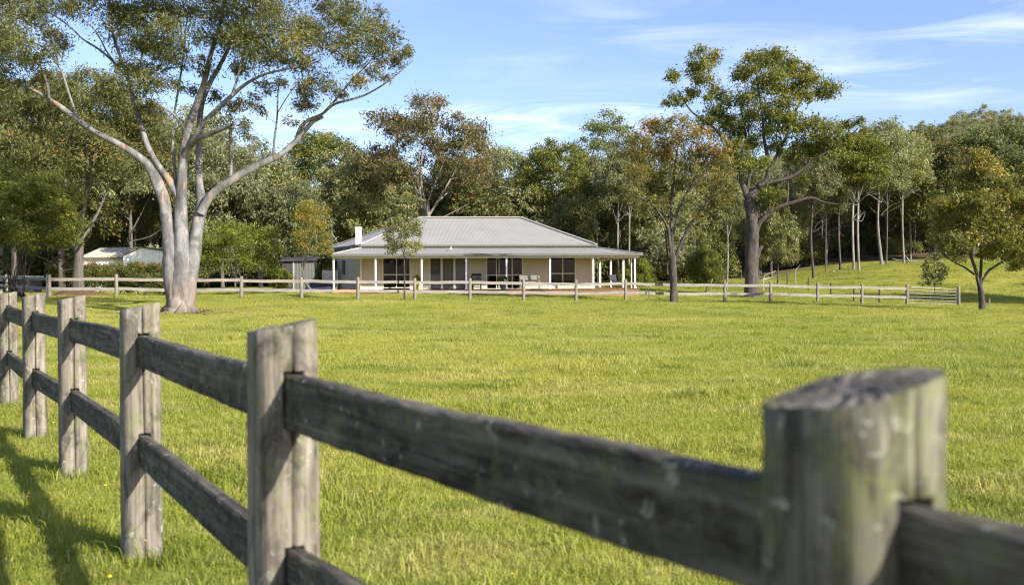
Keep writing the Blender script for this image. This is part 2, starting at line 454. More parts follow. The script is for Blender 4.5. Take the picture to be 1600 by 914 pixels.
# pasture colours, shared by the soil sheet and the blades: patches by place
def grass_nodes(t, blade):
    P = t.pos()
    big = t.noise(t.mapping(P, (1, 1, 0)), 0.09, 3, 0.5, 0.4)
    med = t.noise(t.mapping(P, (0.7, 1.6, 0), loc=(5, 3, 0)), 0.55, 4, 0.6, 0.5)
    sml = t.noise(t.mapping(P, (1, 1, 0), loc=(2, 8, 0)), 4.5, 5, 0.65)
    if blade:
        a, b, cdry, deep = (0.265, 0.300, 0.044), (0.400, 0.400, 0.074), (0.56, 0.50, 0.22), (0.150, 0.205, 0.025)
    else:
        a, b, cdry, deep = (0.225, 0.246, 0.040), (0.320, 0.318, 0.058), (0.40, 0.34, 0.16), (0.120, 0.150, 0.025)
    c = t.mix(t.rng(big, 0.35, 0.65), a, b)
    c = t.mix(t.rng(med, 0.50, 0.70, 0, 0.55), c, cdry)
    c = t.mix(t.rng(t.noise(t.mapping(P, (0.8, 1.3, 0), loc=(7, 1, 0)), 0.6, 6, 0.68, 0.4), 0.54, 0.64, 0, 0.85), c, deep)
    if blade:
        r = t.orand()
        c = t.mix(t.rng(r, 0.80, 1.0, 0, 0.3), c, cdry)
        tint = t.attr('tint')
        c = t.mix(t.rng(tint, 0.93, 0.97), c, (0.50, 0.42, 0.20))
        c = t.mix(1.0, c, t.ramp(tint, [(0, (0.84, 0.86, 0.84)), (0.9, (1.10, 1.08, 1.08))]), 'MULTIPLY')
    else:
        c = t.mix(0.55, c, t.ramp(sml, [(0.3, (0.50, 0.50, 0.42)), (0.62, (1.08, 1.05, 1.0))]), 'MULTIPLY')
    return c, P, sml
t = NT('pasture')
c, P, sml = grass_nodes(t, False)
# bare litter under the big gum and under the forest
def disc(t, P, cx, cy, r0, r1):
    s = t.N('ShaderNodeSeparateXYZ'); t.l.new(P, s.inputs[0])
    ax = t.math('SUBTRACT', s.outputs['X'], cx); ay = t.math('SUBTRACT', s.outputs['Y'], cy)
    d = t.math('SQRT', t.math('ADD', t.math('MULTIPLY', ax, ax), t.math('MULTIPLY', ay, ay)))
    w = t.math('MULTIPLY', t.noise(P, 1.6, 5, 0.6), 1.2)
    return t.rng(t.math('ADD', d, w), r0, r1, 1.0, 0.0)
GUM_BASE = base(281, 34.4)
c = t.mix(disc(t, P, GUM_BASE.x, GUM_BASE.y, 1.2, 2.4), c, (0.20, 0.13, 0.075))
spz = t.N('ShaderNodeSeparateXYZ'); t.l.new(P, spz.inputs[0])
wob = t.math('ADD', spz.outputs['Y'], t.math('MULTIPLY', t.noise(t.mapping(P, (1, 1, 0)), 0.12, 4, 0.6), 16.0))
c = t.mix(t.rng(wob, 114.0, 122.0), c, (0.14, 0.11, 0.06))
t.bump(sml, 0.8, 0.06)
M['pasture'] = t.base(c, 0.9, 0.1)
t = NT('grass_blade')
c, P, sml = grass_nodes(t, True)
t.base(c, 0.55, 0.25)
tr = t.N('ShaderNodeBsdfTranslucent')
t.l.new(t.mix(1.0, c, (1.15, 1.15, 0.7), 'MULTIPLY'), tr.inputs['Color'])
ms = t.N('ShaderNodeMixShader'); ms.inputs[0].default_value = 0.42
t.l.new(t.b.outputs[0], ms.inputs[1]); t.l.new(tr.outputs[0], ms.inputs[2]); t.l.new(ms.outputs[0], t.out.inputs['Surface'])
M['grass'] = t.m

# ------------------------------------------------------------------ ground: one sheet out to the horizon
def ladder(stops):
    out = []
    for (a, b, st) in stops:
        n = max(1, int(round((b - a) / st)))
        out += [a + (b - a) * i / n for i in range(n)]
    return np.array(out + [stops[-1][1]])
gx = ladder([(-2500, -300, 200), (-300, -60, 12), (-60, 60, 0.8), (60, 300, 12), (300, 2500, 200)])
gy = ladder([(-600, -40, 80), (-40, 0, 4), (0, 70, 0.7), (70, 130, 1.5), (130, 360, 10), (360, 3600, 180)])
GX, GY = np.meshgrid(gx, gy)
GZ = ground(GX, GY)
nx, ny = len(gx), len(gy)
idx = np.arange(nx * ny).reshape(ny, nx)
F = np.stack([idx[:-1, :-1].ravel(), idx[:-1, 1:].ravel(), idx[1:, 1:].ravel(), idx[1:, :-1].ravel()], 1)
me = mesh_np('ground', np.stack([GX.ravel(), GY.ravel(), GZ.ravel()], 1), F, None, M['pasture'], True)
tag(link('ground', me), 'green pasture paddock sloping gently up to the treed hill', None, None, 'structure')

# ------------------------------------------------------------------ instancing for uncountable stuff
PROTO = bpy.data.collections.new('stuff_prototypes')
def scatter(name, pts, rotz, scl, which, protos, mat, label, cat):
    """one stuff object: points that carry copies of small prototype meshes (geometry nodes)"""
    coll = bpy.data.collections.new(name + '_prototypes')
    for i, pm in enumerate(protos):
        coll.objects.link(bpy.data.objects.new('%s_%02d' % (name, i), pm))
    me = bpy.data.meshes.new(name)
    me.vertices.add(len(pts))
    me.vertices.foreach_set('co', np.asarray(pts, dtype=np.float32).ravel())
    rot = np.zeros((len(pts), 3), dtype=np.float32); rot[:, 2] = rotz
    a = me.attributes.new('rot', 'FLOAT_VECTOR', 'POINT'); a.data.foreach_set('vector', rot.ravel())
    a = me.attributes.new('scl', 'FLOAT', 'POINT'); a.data.foreach_set('value', np.asarray(scl, dtype=np.float32))
    a = me.attributes.new('pick', 'INT', 'POINT'); a.data.foreach_set('value', np.asarray(which, dtype=np.int32))
    me.update()
    o = link(name, me)
    tag(o, label, cat, None, 'stuff')
    g = bpy.data.node_groups.new(name, 'GeometryNodeTree')
    g.interface.new_socket('Geometry', in_out='INPUT', socket_type='NodeSocketGeometry')
    g.interface.new_socket('Geometry', in_out='OUTPUT', socket_type='NodeSocketGeometry')
    N, L = g.nodes, g.links
    gi, go = N.new('NodeGroupInput'), N.new('NodeGroupOutput')
    ci = N.new('GeometryNodeCollectionInfo'); ci.inputs['Collection'].default_value = coll
    ci.inputs['Separate Children'].default_value = True; ci.inputs['Reset Children'].default_value = True
    ip = N.new('GeometryNodeInstanceOnPoints'); ip.inputs['Pick Instance'].default_value = True
    def na(nm, ty):
        n = N.new('GeometryNodeInputNamedAttribute'); n.data_type = ty; n.inputs['Name'].default_value = nm
        return n.outputs['Attribute']
    L.new(gi.outputs[0], ip.inputs['Points']); L.new(ci.outputs[0], ip.inputs['Instance'])
    L.new(na('pick', 'INT'), ip.inputs['Instance Index'])
    L.new(na('rot', 'FLOAT_VECTOR'), ip.inputs['Rotation'])
    L.new(na('scl', 'FLOAT'), ip.inputs['Scale'])
    L.new(ip.outputs[0], go.inputs[0])
    md = o.modifiers.new('scatter', 'NODES'); md.node_group = g
    return o

# ------------------------------------------------------------------ trees
def leaves_mesh(name, C, D, Sd, L, Wd, tint, mat):
    """rhombic leaves: C base points, D unit directions, Sd unit side vectors, L lengths, Wd widths"""
    n = len(C)
    V = np.empty((n, 4, 3), dtype=np.float32)
    L = L[:, None]; Wd = Wd[:, None]
    nrm = np.cross(D, Sd)
    V[:, 0] = C
    V[:, 1] = C + D * L * 0.42 + Sd * Wd * 0.5 + nrm * L * 0.05
    V[:, 2] = C + D * L
    V[:, 3] = C + D * L * 0.42 - Sd * Wd * 0.5 + nrm * L * 0.05
    F = np.arange(n * 4, dtype=np.int32).reshape(n, 4)
    return mesh_np(name, V.reshape(-1, 3), F, None, mat, False, tint)

class Tree:
    def __init__(s, seed):
        s.rs = np.random.RandomState(seed)
        s.paths = []
        s.nodes, s.nr = [], []
        s.LC, s.LD, s.LL, s.LW, s.LT, s.LN = [], [], [], [], [], []
    def limb(s, pts, radii, sub=4, node=True, wob=0.0):
        P = np.array(pts, dtype=float); r = np.array(radii, dtype=float)
        n = len(P)
        if n == 2:
            P = np.array([P[0], (P[0] + P[1]) / 2, P[1]]); r = np.array([r[0], (r[0] + r[1]) / 2, r[1]]); n = 3
        E = np.vstack([2 * P[0] - P[1], P, 2 * P[-1] - P[-2]])
        out, ro = [], []
        for i in range(n - 1):
            p0, p1, p2, p3 = E[i], E[i + 1], E[i + 2], E[i + 3]
            for k in range(sub):
                t = k / sub
                out.append(0.5 * (2 * p1 + (p2 - p0) * t + (2 * p0 - 5 * p1 + 4 * p2 - p3) * t * t + (3 * p1 - p0 - 3 * p2 + p3) * t ** 3))
                ro.append(r[i] + (r[i + 1] - r[i]) * t)
        out.append(P[-1]); ro.append(r[-1])
        out, ro = np.array(out), np.array(ro)
        if wob:
            w = s.rs.normal(0, wob, out.shape) * ro[:, None]
            w[0] = 0
            out = out + w
        s.paths.append((out, ro))
        if node:
            s.nodes += list(out); s.nr += list(ro)
        return out
    def join(s, c, rmax=0.5, k=0.010, r_end=0.006, sag=0.12, low=0.5):
        """a limb from the best place on the skeleton to the point c"""
        Nn = np.array(s.nodes); d = c - Nn
        dist = np.linalg.norm(d, axis=1)
        pen = np.maximum(0, Nn[:, 2] - c[2] + low * dist * 0.6) * 1.2
        i = int(np.argmin(dist + pen))
        L = dist[i]
        r0 = min(s.nr[i] * 0.75, k * L + r_end * 1.5, rmax)
        a, b = Nn[i], c
        m1 = a + (b - a) * 0.35 + np.array([0, 0, -sag * L * 0.35]) + s.rs.normal(0, 0.055, 3) * L
        m2 = a + (b - a) * 0.70 + np.array([0, 0, -sag * L * 0.15]) + s.rs.normal(0, 0.055, 3) * L
        s.limb([a, m1, m2, b], [r0, r0 * 0.75, r0 * 0.5, r_end], 3)
    def blob(s, c, r, leaf=(0.14, 0.04), tau=1.3, acc=0.0, shade=0.0, flat=0.75, subs=8, droop=0.75, sig=0.30, twig=True):
        rs = s.rs
        c = np.array(c, dtype=float)
        area = leaf[0] * leaf[1] * 0.5
        n = max(6, int(tau * math.pi * r * r / (0.5 * area)))
        d = rs.normal(0, 1, (subs, 3)); d[:, 2] = d[:, 2] * 0.8 + 0.35
        d /= np.linalg.norm(d, axis=1)[:, None]
        cc = c + d * (r * rs.uniform(0.35, 0.95, subs)[:, None]) * np.array([1, 1, flat])
        if twig:
            for q in cc:
                mid = (c + q) / 2 + rs.normal(0, 0.08, 3) * r + np.array([0, 0, -0.06 * r])
                s.limb([c, mid, q], [0.010 + 0.006 * r, 0.007, 0.004], 2, node=False)
        k = rs.randint(0, subs, n)
        pos = cc[k] + rs.normal(0, 1, (n, 3)) * r * sig * np.array([1, 1, 0.8])
        sd_ = rs.normal(0, 1, (subs, 3)); sd_[:, 2] = sd_[:, 2] * 0.5 - droop
        D = sd_[k] * 0.7 + rs.normal(0, 0.75, (n, 3)); D[:, 2] -= 0.3 * droop
        D /= np.linalg.norm(D, axis=1)[:, None]
        ct = rs.uniform(-0.24, 0.24, subs)
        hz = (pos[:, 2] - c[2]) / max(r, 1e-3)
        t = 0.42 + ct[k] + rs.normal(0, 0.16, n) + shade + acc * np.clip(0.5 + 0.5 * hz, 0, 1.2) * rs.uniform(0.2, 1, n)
        sn = rs.normal(0, 1, (subs, 3)); sn[:, 2] = np.abs(sn[:, 2]) * 0.8
        s.LN.append(sn[k] + rs.normal(0, 0.8, (n, 3)))
        s.LC.append(pos); s.LD.append(D)
        s.LL.append(leaf[0] * rs.uniform(0.6, 1.3, n)); s.LW.append(leaf[1] * rs.uniform(0.6, 1.3, n)); s.LT.append(np.clip(t, 0, 1))
    def bark_mesh(s, name, mat, rough=0.0):
        Vs, Fs, T = [], [], 0
        for P, r in s.paths:
            rm = r.max()
            n = 14 if rm > 0.25 else 9 if rm > 0.08 else 6 if rm > 0.03 else 3
            m = len(P)
            tg = np.gradient(P, axis=0); tg /= np.maximum(np.linalg.norm(tg, axis=1), 1e-9)[:, None]
            ref = np.array([0.83, 0.37, 0.41]); 
            a = np.cross(tg, ref); a /= np.maximum(np.linalg.norm(a, axis=1), 1e-6)[:, None]
            b = np.cross(tg, a)
            th = np.arange(n) * 2 * math.pi / n
            rad = r[:, None] * np.ones(n)
            if rm > 0.06:
                lump = 1 + 0.07 * np.sin(th[None, :] * 2 + s.rs.uniform(0, 6) + np.arange(m)[:, None] * 0.35) + 0.05 * np.sin(th[None, :] * 3 + np.arange(m)[:, None] * 0.6)
                rad = rad * lump + s.rs.normal(0, 0.025, rad.shape) * r[:, None]
            V = P[:, None, :] + rad[:, :, None] * (np.cos(th)[None, :, None] * a[:, None, :] + np.sin(th)[None, :, None] * b[:, None, :])
            I = np.arange(m * n).reshape(m, n) + T
            J = np.roll(I, -1, axis=1)
            Fs.append(np.stack([I[:-1].ravel(), J[:-1].ravel(), J[1:].ravel(), I[1:].ravel()], 1))
            Vs.append(V.reshape(-1, 3)); T += m * n
        return mesh_np(name, np.concatenate(Vs), np.concatenate(Fs), None, mat, True)
    def crown_mesh(s, name, mat):
        C, D = np.concatenate(s.LC), np.concatenate(s.LD)
        n = len(C)
        sd = np.cross(D, np.concatenate(s.LN)); sd /= np.maximum(np.linalg.norm(sd, axis=1), 1e-6)[:, None]
        return leaves_mesh(name, C, D, sd, np.concatenate(s.LL), np.concatenate(s.LW), np.concatenate(s.LT), mat)

def plant_tree(name, T, loc, bark, leaf, label, cat='tree', group=None, rz=0.0, scale=1.0, trunk='trunk', crown='crown'):
    root = empty(name, loc, rz)
    root.scale = (scale,) * 3
    link(trunk, T.bark_mesh(trunk, M[bark]), root)
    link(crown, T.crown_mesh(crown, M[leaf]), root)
    tag(root, label, cat, group)
    return root
def copy_tree(src, loc, rz, scale, label, group=None, bark=None, leaf=None):
    r = src.copy(); COL.objects.link(r)
    r.location, r.rotation_euler = loc, (0, 0, rz)
    r.scale = scale if hasattr(scale, '__len__') else (scale,) * 3
    r['label'] = label
    if group: r['group'] = group
    for ch in src.children:
        c = ch.copy(); COL.objects.link(c); c.parent = r
        m = bark if ch.name.startswith('trunk') else leaf
        if m:
            c.material_slots[0].link = 'OBJECT'
            c.material_slots[0].material = M[m]
    return r

def px_tree(seed, bx, Y, limbs, blobs, leaf, tau, zoom=None, acc_fn=None, subs=8, shade=0.0, k=0.010, extra=1, droop=0.75, by=None, ts=1.0, ls=1.0, bs=1.0, sig=0.34):
    """tree drawn limb by limb: picture columns and rows at the tree's own distance, depth offsets in metres"""
    T = Tree(seed)
    b = base(bx, Y)
    mpp = Y / FPX
    fix = 0.0
    if by is not None: fix = b.z - at(bx, by, Y).z
    def W(x, y, dy):
        p = at(x, y, Y + dy)
        return np.array([p.x - b.x, p.y - b.y, p.z - b.z + fix])
    def cv(x, y, r):
        if zoom: return zoom[0] + x / zoom[2], zoom[1] + y / zoom[2], r / zoom[2]
        return x, y, r
    for li, (d0, d1, pts) in enumerate(limbs):
        n = len(pts)
        P, rr = [], []
        for i, (x, y, r) in enumerate(pts):
            x, y, _ = cv(x, y, 0)
            P.append(W(x, y, d0 + (d1 - d0) * (i / (n - 1)) ** 1.2)); rr.append(r * mpp * (ts if li == 0 else ls))
        T.limb(P, rr, 4, wob=0.03)
    rs = np.random.RandomState(seed + 5)
    order = sorted(blobs, key=lambda q: -q[1])
    for q in order:
        x, y, r = cv(*q[:3])
        dy = q[3] if len(q) > 3 else rs.uniform(-1, 1) * min(3.2, r * mpp * 2.6)
        c = W(x, y, dy)
        T.join(c, k=k)
        ac = acc_fn(x, y) if acc_fn else 0.1
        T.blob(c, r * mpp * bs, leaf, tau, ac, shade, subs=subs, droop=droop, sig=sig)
        for e_ in range(extra):
            v = rs.normal(0, 1, 3); v /= np.linalg.norm(v)
            c2 = c + v * np.array([1, 1.3, 0.8]) * r * mpp * bs * rs.uniform(0.8, 1.25); r2 = r * mpp * bs * rs.uniform(0.35, 0.65)
            T.join(c2, k=k); T.blob(c2, r2, leaf, tau, ac, shade, subs=max(4, subs - 3), droop=droop, sig=sig)
    return T, b

# --- the big smooth-barked gum
limbs = [
 (0, 0, [(281, 498, 42), (281, 491, 32), (281, 481, 25), (281, 466, 21.5), (282, 448, 18), (283, 425, 10), (283, 410, 4)]),
 (0, -.6, [(275, 478, 22), (270, 440, 20), (266, 415, 17), (264, 390, 15), (261, 350, 14.5), (257, 318, 14), (247, 288, 13), (235, 265, 11), (222, 250, 10), (190, 228, 8.5), (150, 207, 7), (112, 180, 6), (80, 157, 5), (40, 136, 4), (0, 125, 3), (-30, 118, 2)]),
 (-.4, -1.2, [(122, 187, 3.8), (112, 160, 3.2), (100, 122, 2.7), (92, 105, 2.5), (72, 78, 2), (40, 62, 1.6), (5, 50, 1)]),
 (-.6, -1.5, [(77, 154, 4), (72, 125, 3.5), (58, 95, 3), (35, 75, 2.2), (0, 60, 1.6), (-20, 50, 1)]),
 (-1, -1, [(92, 106, 1.8), (85, 70, 1.4), (70, 40, 1)]),
 (0, 0, [(283, 478, 25), (283, 440, 22), (283, 400, 19.5), (282, 350, 16.5), (284, 310, 14.5), (285, 270, 11), (288, 235, 10), (296, 195, 9), (310, 155, 8), (322, 120, 7), (328, 90, 5.5), (340, 50, 4), (352, 5, 3), (360, -50, 2)]),
 (0, 1.2, [(283, 316, 9), (264, 283, 9), (246, 257, 8.2), (232, 232, 7.5), (220, 195, 6.5), (208, 155, 5.5), (203, 130, 4.6), (190, 95, 4), (178, 60, 3.5), (172, 20, 3), (168, -30, 2)]),
 (1, 2.2, [(202, 128, 3), (180, 100, 3), (155, 78, 2.6), (130, 62, 2.2), (112, 45, 2), (85, 25, 1.7), (50, 10, 1.4), (20, -5, 1)]),
 (1.3, 1.0, [(178, 97, 2.5), (165, 78, 2), (150, 50, 1.7), (125, 25, 1.5), (110, 0, 1)]),
 (0, -1.4, [(286, 248, 8.5), (296, 229, 7.5), (312, 216, 6.6), (335, 207, 5.5), (362, 196, 3.8)]),
 (-.2, -1.8, [(300, 222, 7), (318, 193, 6.5), (340, 171, 5.6), (362, 150, 5), (385, 131, 4), (410, 118, 3), (440, 110, 2.5), (480, 102, 2), (500, 95, 1.2)]),
 (-1, -.5, [(362, 150, 3.5), (372, 120, 3), (380, 85, 2.5), (395, 50, 2), (410, 10, 1.5), (420, -40, 1)]),
 (.2, .8, [(276, 312, 4), (272, 255, 4), (270, 200, 3.5), (277, 150, 3), (285, 100, 2.5), (290, 50, 2), (297, 0, 1.5)]),
 (0, -.8, [(291, 208, 3.2), (275, 183, 3), (255, 168, 2.5), (236, 156, 1.8)]),
 (0, 2.0, [(288, 478, 24), (293, 445, 21), (298, 420, 19.5), (303, 395, 18), (309, 350, 15.5), (315, 322, 13.5), (312, 290, 8.6), (311, 250, 8), (311, 210, 8), (315, 165, 7), (328, 130, 6), (345, 100, 5), (365, 60, 4), (385, 20, 3), (400, -30, 2)]),
 (.3, .8, [(313, 334, 11), (330, 305, 10), (360, 283, 9.5), (400, 260, 8.5), (435, 244, 7.5), (458, 225, 6.5), (476, 204, 6), (490, 190, 5), (505, 183, 3.5)]),
 (.7, .2, [(462, 221, 5), (470, 200, 5), (482, 188, 4.5), (500, 181, 4), (512, 171, 3.5), (525, 162, 3), (548, 156, 2.6), (572, 148, 2.2), (600, 132, 2), (622, 115, 1.5), (645, 95, 1)]),
 (.4, 1.0, [(510, 172, 2.6), (530, 150, 2.3), (550, 125, 2), (575, 100, 1.7), (600, 65, 1.2), (610, 40, .8)]),
 (.6, 0.2, [(427, 246, 3), (429, 215, 2.6), (433, 185, 2.3), (434, 150, 2), (437, 125, 1.5)]),
 (.4, .9, [(433, 178, 1.5), (450, 150, 1.3), (470, 125, 1)]),
 (.5, .5, [(360, 284, 4.8), (361, 250, 4.5), (360, 200, 3.8)]),
]
blobs = [(10, 18, 44), (22, 68, 38), (58, 28, 36), (12, 112, 30), (90, 12, 28), (-15, 60, 40), (-30, 110, 40), (55, 98, 17), (95, 74, 11), (35, 130, 14),
 (150, 5, 30), (185, 30, 34), (212, 66, 34), (238, 18, 42), (214, 108, 31), (190, 134, 29), (166, 150, 22), (240, 128, 26), (265, 45, 36), (278, 92, 22),
 (300, 18, 42), (258, 88, 26), (332, 28, 42), (352, 62, 34), (380, 22, 42), (402, 60, 38), (420, 94, 31), (380, 108, 24), (442, 38, 38), (462, 70, 34), (480, 104, 22),
 (500, 58, 36), (520, 28, 34), (550, 14, 26), (562, 52, 30), (540, 84, 26), (582, 38, 26), (592, 78, 24), (610, 58, 20), (622, 98, 17), (636, 84, 12), (600, 120, 10),
 (480, 148, 22), (505, 128, 22), (522, 144, 15), (470, 165, 14), (350, 188, 14), (376, 198, 15), (390, 214, 10), (366, 166, 17), (322, 108, 18), (392, 160, 14), (245, 165, 14), (225, 172, 15), (270, 130, 16), (300, 142, 12), (335, 152, 14), (412, 136, 15), (442, 132, 13), (102, 132, 13), (45, 162, 13), (70, 122, 15), (18, 148, 17), (410, 175, 10), (455, 190, 9), (560, 128, 16), (585, 112, 14),
 (120, -30, 40), (180, -40, 45), (240, -50, 50), (310, -55, 50), (380, -50, 50), (450, -35, 45), (510, -20, 35), (30, -40, 45), (-40, 0, 45), (280, -110, 55), (360, -115, 55), (200, -100, 50), (430, -95, 45)]
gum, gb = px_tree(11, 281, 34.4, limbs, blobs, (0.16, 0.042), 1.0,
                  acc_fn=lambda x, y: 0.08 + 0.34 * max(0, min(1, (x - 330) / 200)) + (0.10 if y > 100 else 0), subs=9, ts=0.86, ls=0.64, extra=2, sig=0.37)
plant_tree('gum_tree', gum, gb, 'gum_bark', 'gum_leaf', 'huge three-stemmed gum with smooth pale bark in front of the far fence')

# --- the tall dark-trunked tree right of the house
Z4 = (940, 40, 2.076)
limbs = [
 (0, 0, [(487, 878, 20), (487, 862, 16), (487, 830, 13.5), (486, 760, 12.5), (487, 700, 12.5), (489, 640, 12.5), (486, 590, 12), (482, 545, 11.5), (488, 520, 10)]),
 (0, 1, [(480, 560, 9), (466, 510, 8), (448, 465, 6.5), (432, 400, 5), (380, 320, 3.8), (330, 280, 3), (290, 250, 2.2), (255, 200, 1.6)]),
 (0, 0, [(495, 640, 8), (503, 580, 7.5), (500, 540, 6), (498, 500, 5)]),
 (0, -1, [(482, 520, 8), (505, 498, 7.5), (535, 470, 7), (542, 420, 6), (532, 370, 5), (525, 320, 4), (520, 250, 3), (505, 160, 2.2), (500, 100, 1.5)]),
 (-.3, -2, [(510, 492, 6.5), (560, 478, 5.5), (620, 460, 4.8), (690, 408, 3.8), (760, 362, 3), (805, 330, 2), (832, 305, 1.3)]),
 (-.3, 1.4, [(540, 440, 4.5), (570, 390, 3.8), (600, 330, 3.2), (630, 250, 2.5), (660, 190, 2)]),
 (0, -1.6, [(497, 650, 8), (515, 608, 7), (560, 567, 5.8), (620, 546, 4.6), (680, 531, 3.8), (720, 545, 2.8), (770, 552, 1.8)]),
 (-.6, -.2, [(600, 552, 3.0), (605, 500, 2.4), (600, 450, 1.8)]),
 (0, 0, [(497, 745, 7), (510, 705, 6.5), (520, 686, 5)]),
 (.3, 1.5, [(470, 520, 5), (480, 440, 4), (470, 350, 3), (455, 260, 2.2), (440, 180, 1.6)]),
]
blobs = [(340, 75, 34), (312, 125, 32), (226, 135, 24), (242, 215, 30), (300, 190, 24), (335, 150, 34), (380, 200, 30), (378, 260, 36), (330, 285, 26),
 (500, 82, 40), (462, 130, 40), (545, 92, 40), (585, 92, 34), (562, 140, 44), (640, 130, 38), (682, 150, 30), (745, 185, 30), (702, 186, 24), (458, 208, 36),
 (520, 180, 40), (590, 232, 44), (645, 190, 30), (490, 260, 40), (540, 292, 40), (448, 300, 36), (400, 315, 36), (602, 300, 38), (662, 290, 40), (722, 312, 38),
 (672, 360, 40), (742, 352, 38), (772, 300, 24), (784, 342, 24), (830, 288, 20), (846, 310, 12), (500, 362, 36), (468, 402, 34), (562, 352, 28), (440, 362, 30),
 (622, 402, 22), (520, 420, 28), (548, 522, 34), (700, 402, 22), (412, 440, 30), (424, 395, 28), (640, 470, 18), (770, 385, 20)]
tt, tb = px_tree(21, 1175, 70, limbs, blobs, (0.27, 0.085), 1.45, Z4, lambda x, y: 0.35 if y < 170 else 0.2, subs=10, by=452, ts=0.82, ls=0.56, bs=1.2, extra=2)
plant_tree('gum_tree', tt, tb, 'dark_bark', 'green_leaf', 'tallest dark-trunked gum standing behind the rail fence right of the house')

# --- the rusty-crowned tree in front of it
limbs = [
 (0, 0, [(235, 905, 13), (235, 890, 10), (234, 840, 7.5), (232, 790, 7), (230, 745, 6.5), (228, 700, 5.5)]),
 (0, -1, [(230, 770, 4.5), (222, 710, 4.2), (214, 650, 3.6), (180, 592, 3), (145, 560, 2.2), (105, 545, 1.3)]),
 (0, .6, [(228, 705, 4.5), (227, 640, 4), (226, 560, 3.2), (235, 480, 2.5), (245, 400, 2), (262, 330, 1.2)]),
 (0, -.8, [(236, 760, 5), (262, 690, 4.2), (300, 620, 3.4), (345, 565, 2.6), (385, 510, 1.8)]),
 (0, 1, [(228, 690, 3.6), (250, 600, 3.2), (285, 520, 2.6), (330, 470, 2.0), (370, 430, 1.3)]),
 (0, 1.2, [(222, 690, 3.2), (200, 600, 2.8), (175, 500, 2.2), (150, 420, 1.6)]),
 (0, .3, [(214, 800, 2.2), (212, 720, 2), (206, 660, 1.6)]),
]
blobs = [(265, 302, 26), (202, 322, 36), (152, 322, 34), (118, 362, 34), (100, 420, 36), (108, 480, 38), (100, 540, 32), (132, 590, 28), (160, 400, 40), (212, 380, 40),
 (262, 360, 36), (312, 350, 36), (342, 382, 36), (382, 402, 36), (412, 452, 30), (390, 500, 38), (340, 450, 40), (290, 420, 40), (240, 440, 40), (190, 470, 40),
 (150, 520, 38), (212, 532, 30), (300, 500, 36), (352, 560, 34), (402, 562, 28), (280, 560, 22), (250, 500, 28), (330, 610, 22), (150, 640, 16), (424, 520, 24), (180, 570, 24), (225, 300, 18)]
tt, tb = px_tree(31, 1053, 53.3, limbs, blobs, (0.20, 0.062), 1.05, Z4, lambda x, y: 0.62 if y < 235 else 0.36 if y < 270 else 0.14, by=470, ts=0.72, ls=0.62, bs=1.12, extra=1)
plant_tree('gum_tree', tt, tb, 'dark_bark', 'rust_leaf', 'slender tree with rusty crown growing at the rail fence right of the house')

# --- the bushy tree by the gate
Z5 = (1180, 160, 2.688)
limbs = [
 (0, 0, [(953, 892, 13), (953, 878, 10), (952, 830, 8), (945, 780, 7.5), (938, 755, 6.5)]),
 (0, -.6, [(940, 770, 5.5), (925, 705, 5), (905, 645, 4.2), (885, 580, 3.2), (870, 500, 2.4), (860, 420, 1.5)]),
 (0, .6, [(944, 775, 5.5), (948, 700, 5), (950, 640, 4.5), (945, 560, 3.5), (955, 460, 2.8), (960, 330, 2), (960, 240, 1.2)]),
 (0, -.4, [(948, 765, 4.5), (975, 715, 4), (1015, 685, 3.2), (1065, 655, 2.4), (1110, 620, 1.5)]),
 (0, .4, [(920, 725, 3.6), (880, 695, 2.8), (830, 670, 2), (790, 640, 1.2)]),
 (0, 1, [(950, 650, 3.5), (985, 590, 3), (1030, 520, 2.4), (1070, 430, 1.6)]),
]
blobs = [(965, 215, 30), (940, 265, 42), (1000, 275, 40), (1042, 330, 48), (900, 330, 44), (860, 370, 42), (960, 350, 50), (1082, 400, 44), (1000, 420, 54), (900, 430, 54),
 (830, 432, 42), (800, 490, 38), (870, 510, 52), (960, 510, 54), (1050, 500, 54), (1108, 482, 36), (1140, 560, 44), (1080, 580, 50), (990, 590, 44), (910, 590, 40), (830, 580, 42),
 (786, 560, 34), (800, 620, 32), (862, 640, 26), (1130, 640, 42), (1060, 642, 30), (975, 640, 26), (1190, 520, 44), (1190, 620, 44), (1150, 440, 36), (1100, 690, 22)]
tt, tb = px_tree(41, 1534, 46.5, limbs, blobs, (0.17, 0.058), 1.7, Z5, lambda x, y: 0.7 if y < 260 else 0.28, by=486, ts=0.56, ls=0.5, bs=1.28, extra=2)
plant_tree('gum_tree', tt, tb, 'dark_bark', 'golden_leaf', 'bushy golden-green tree forking low beside the metal gate')

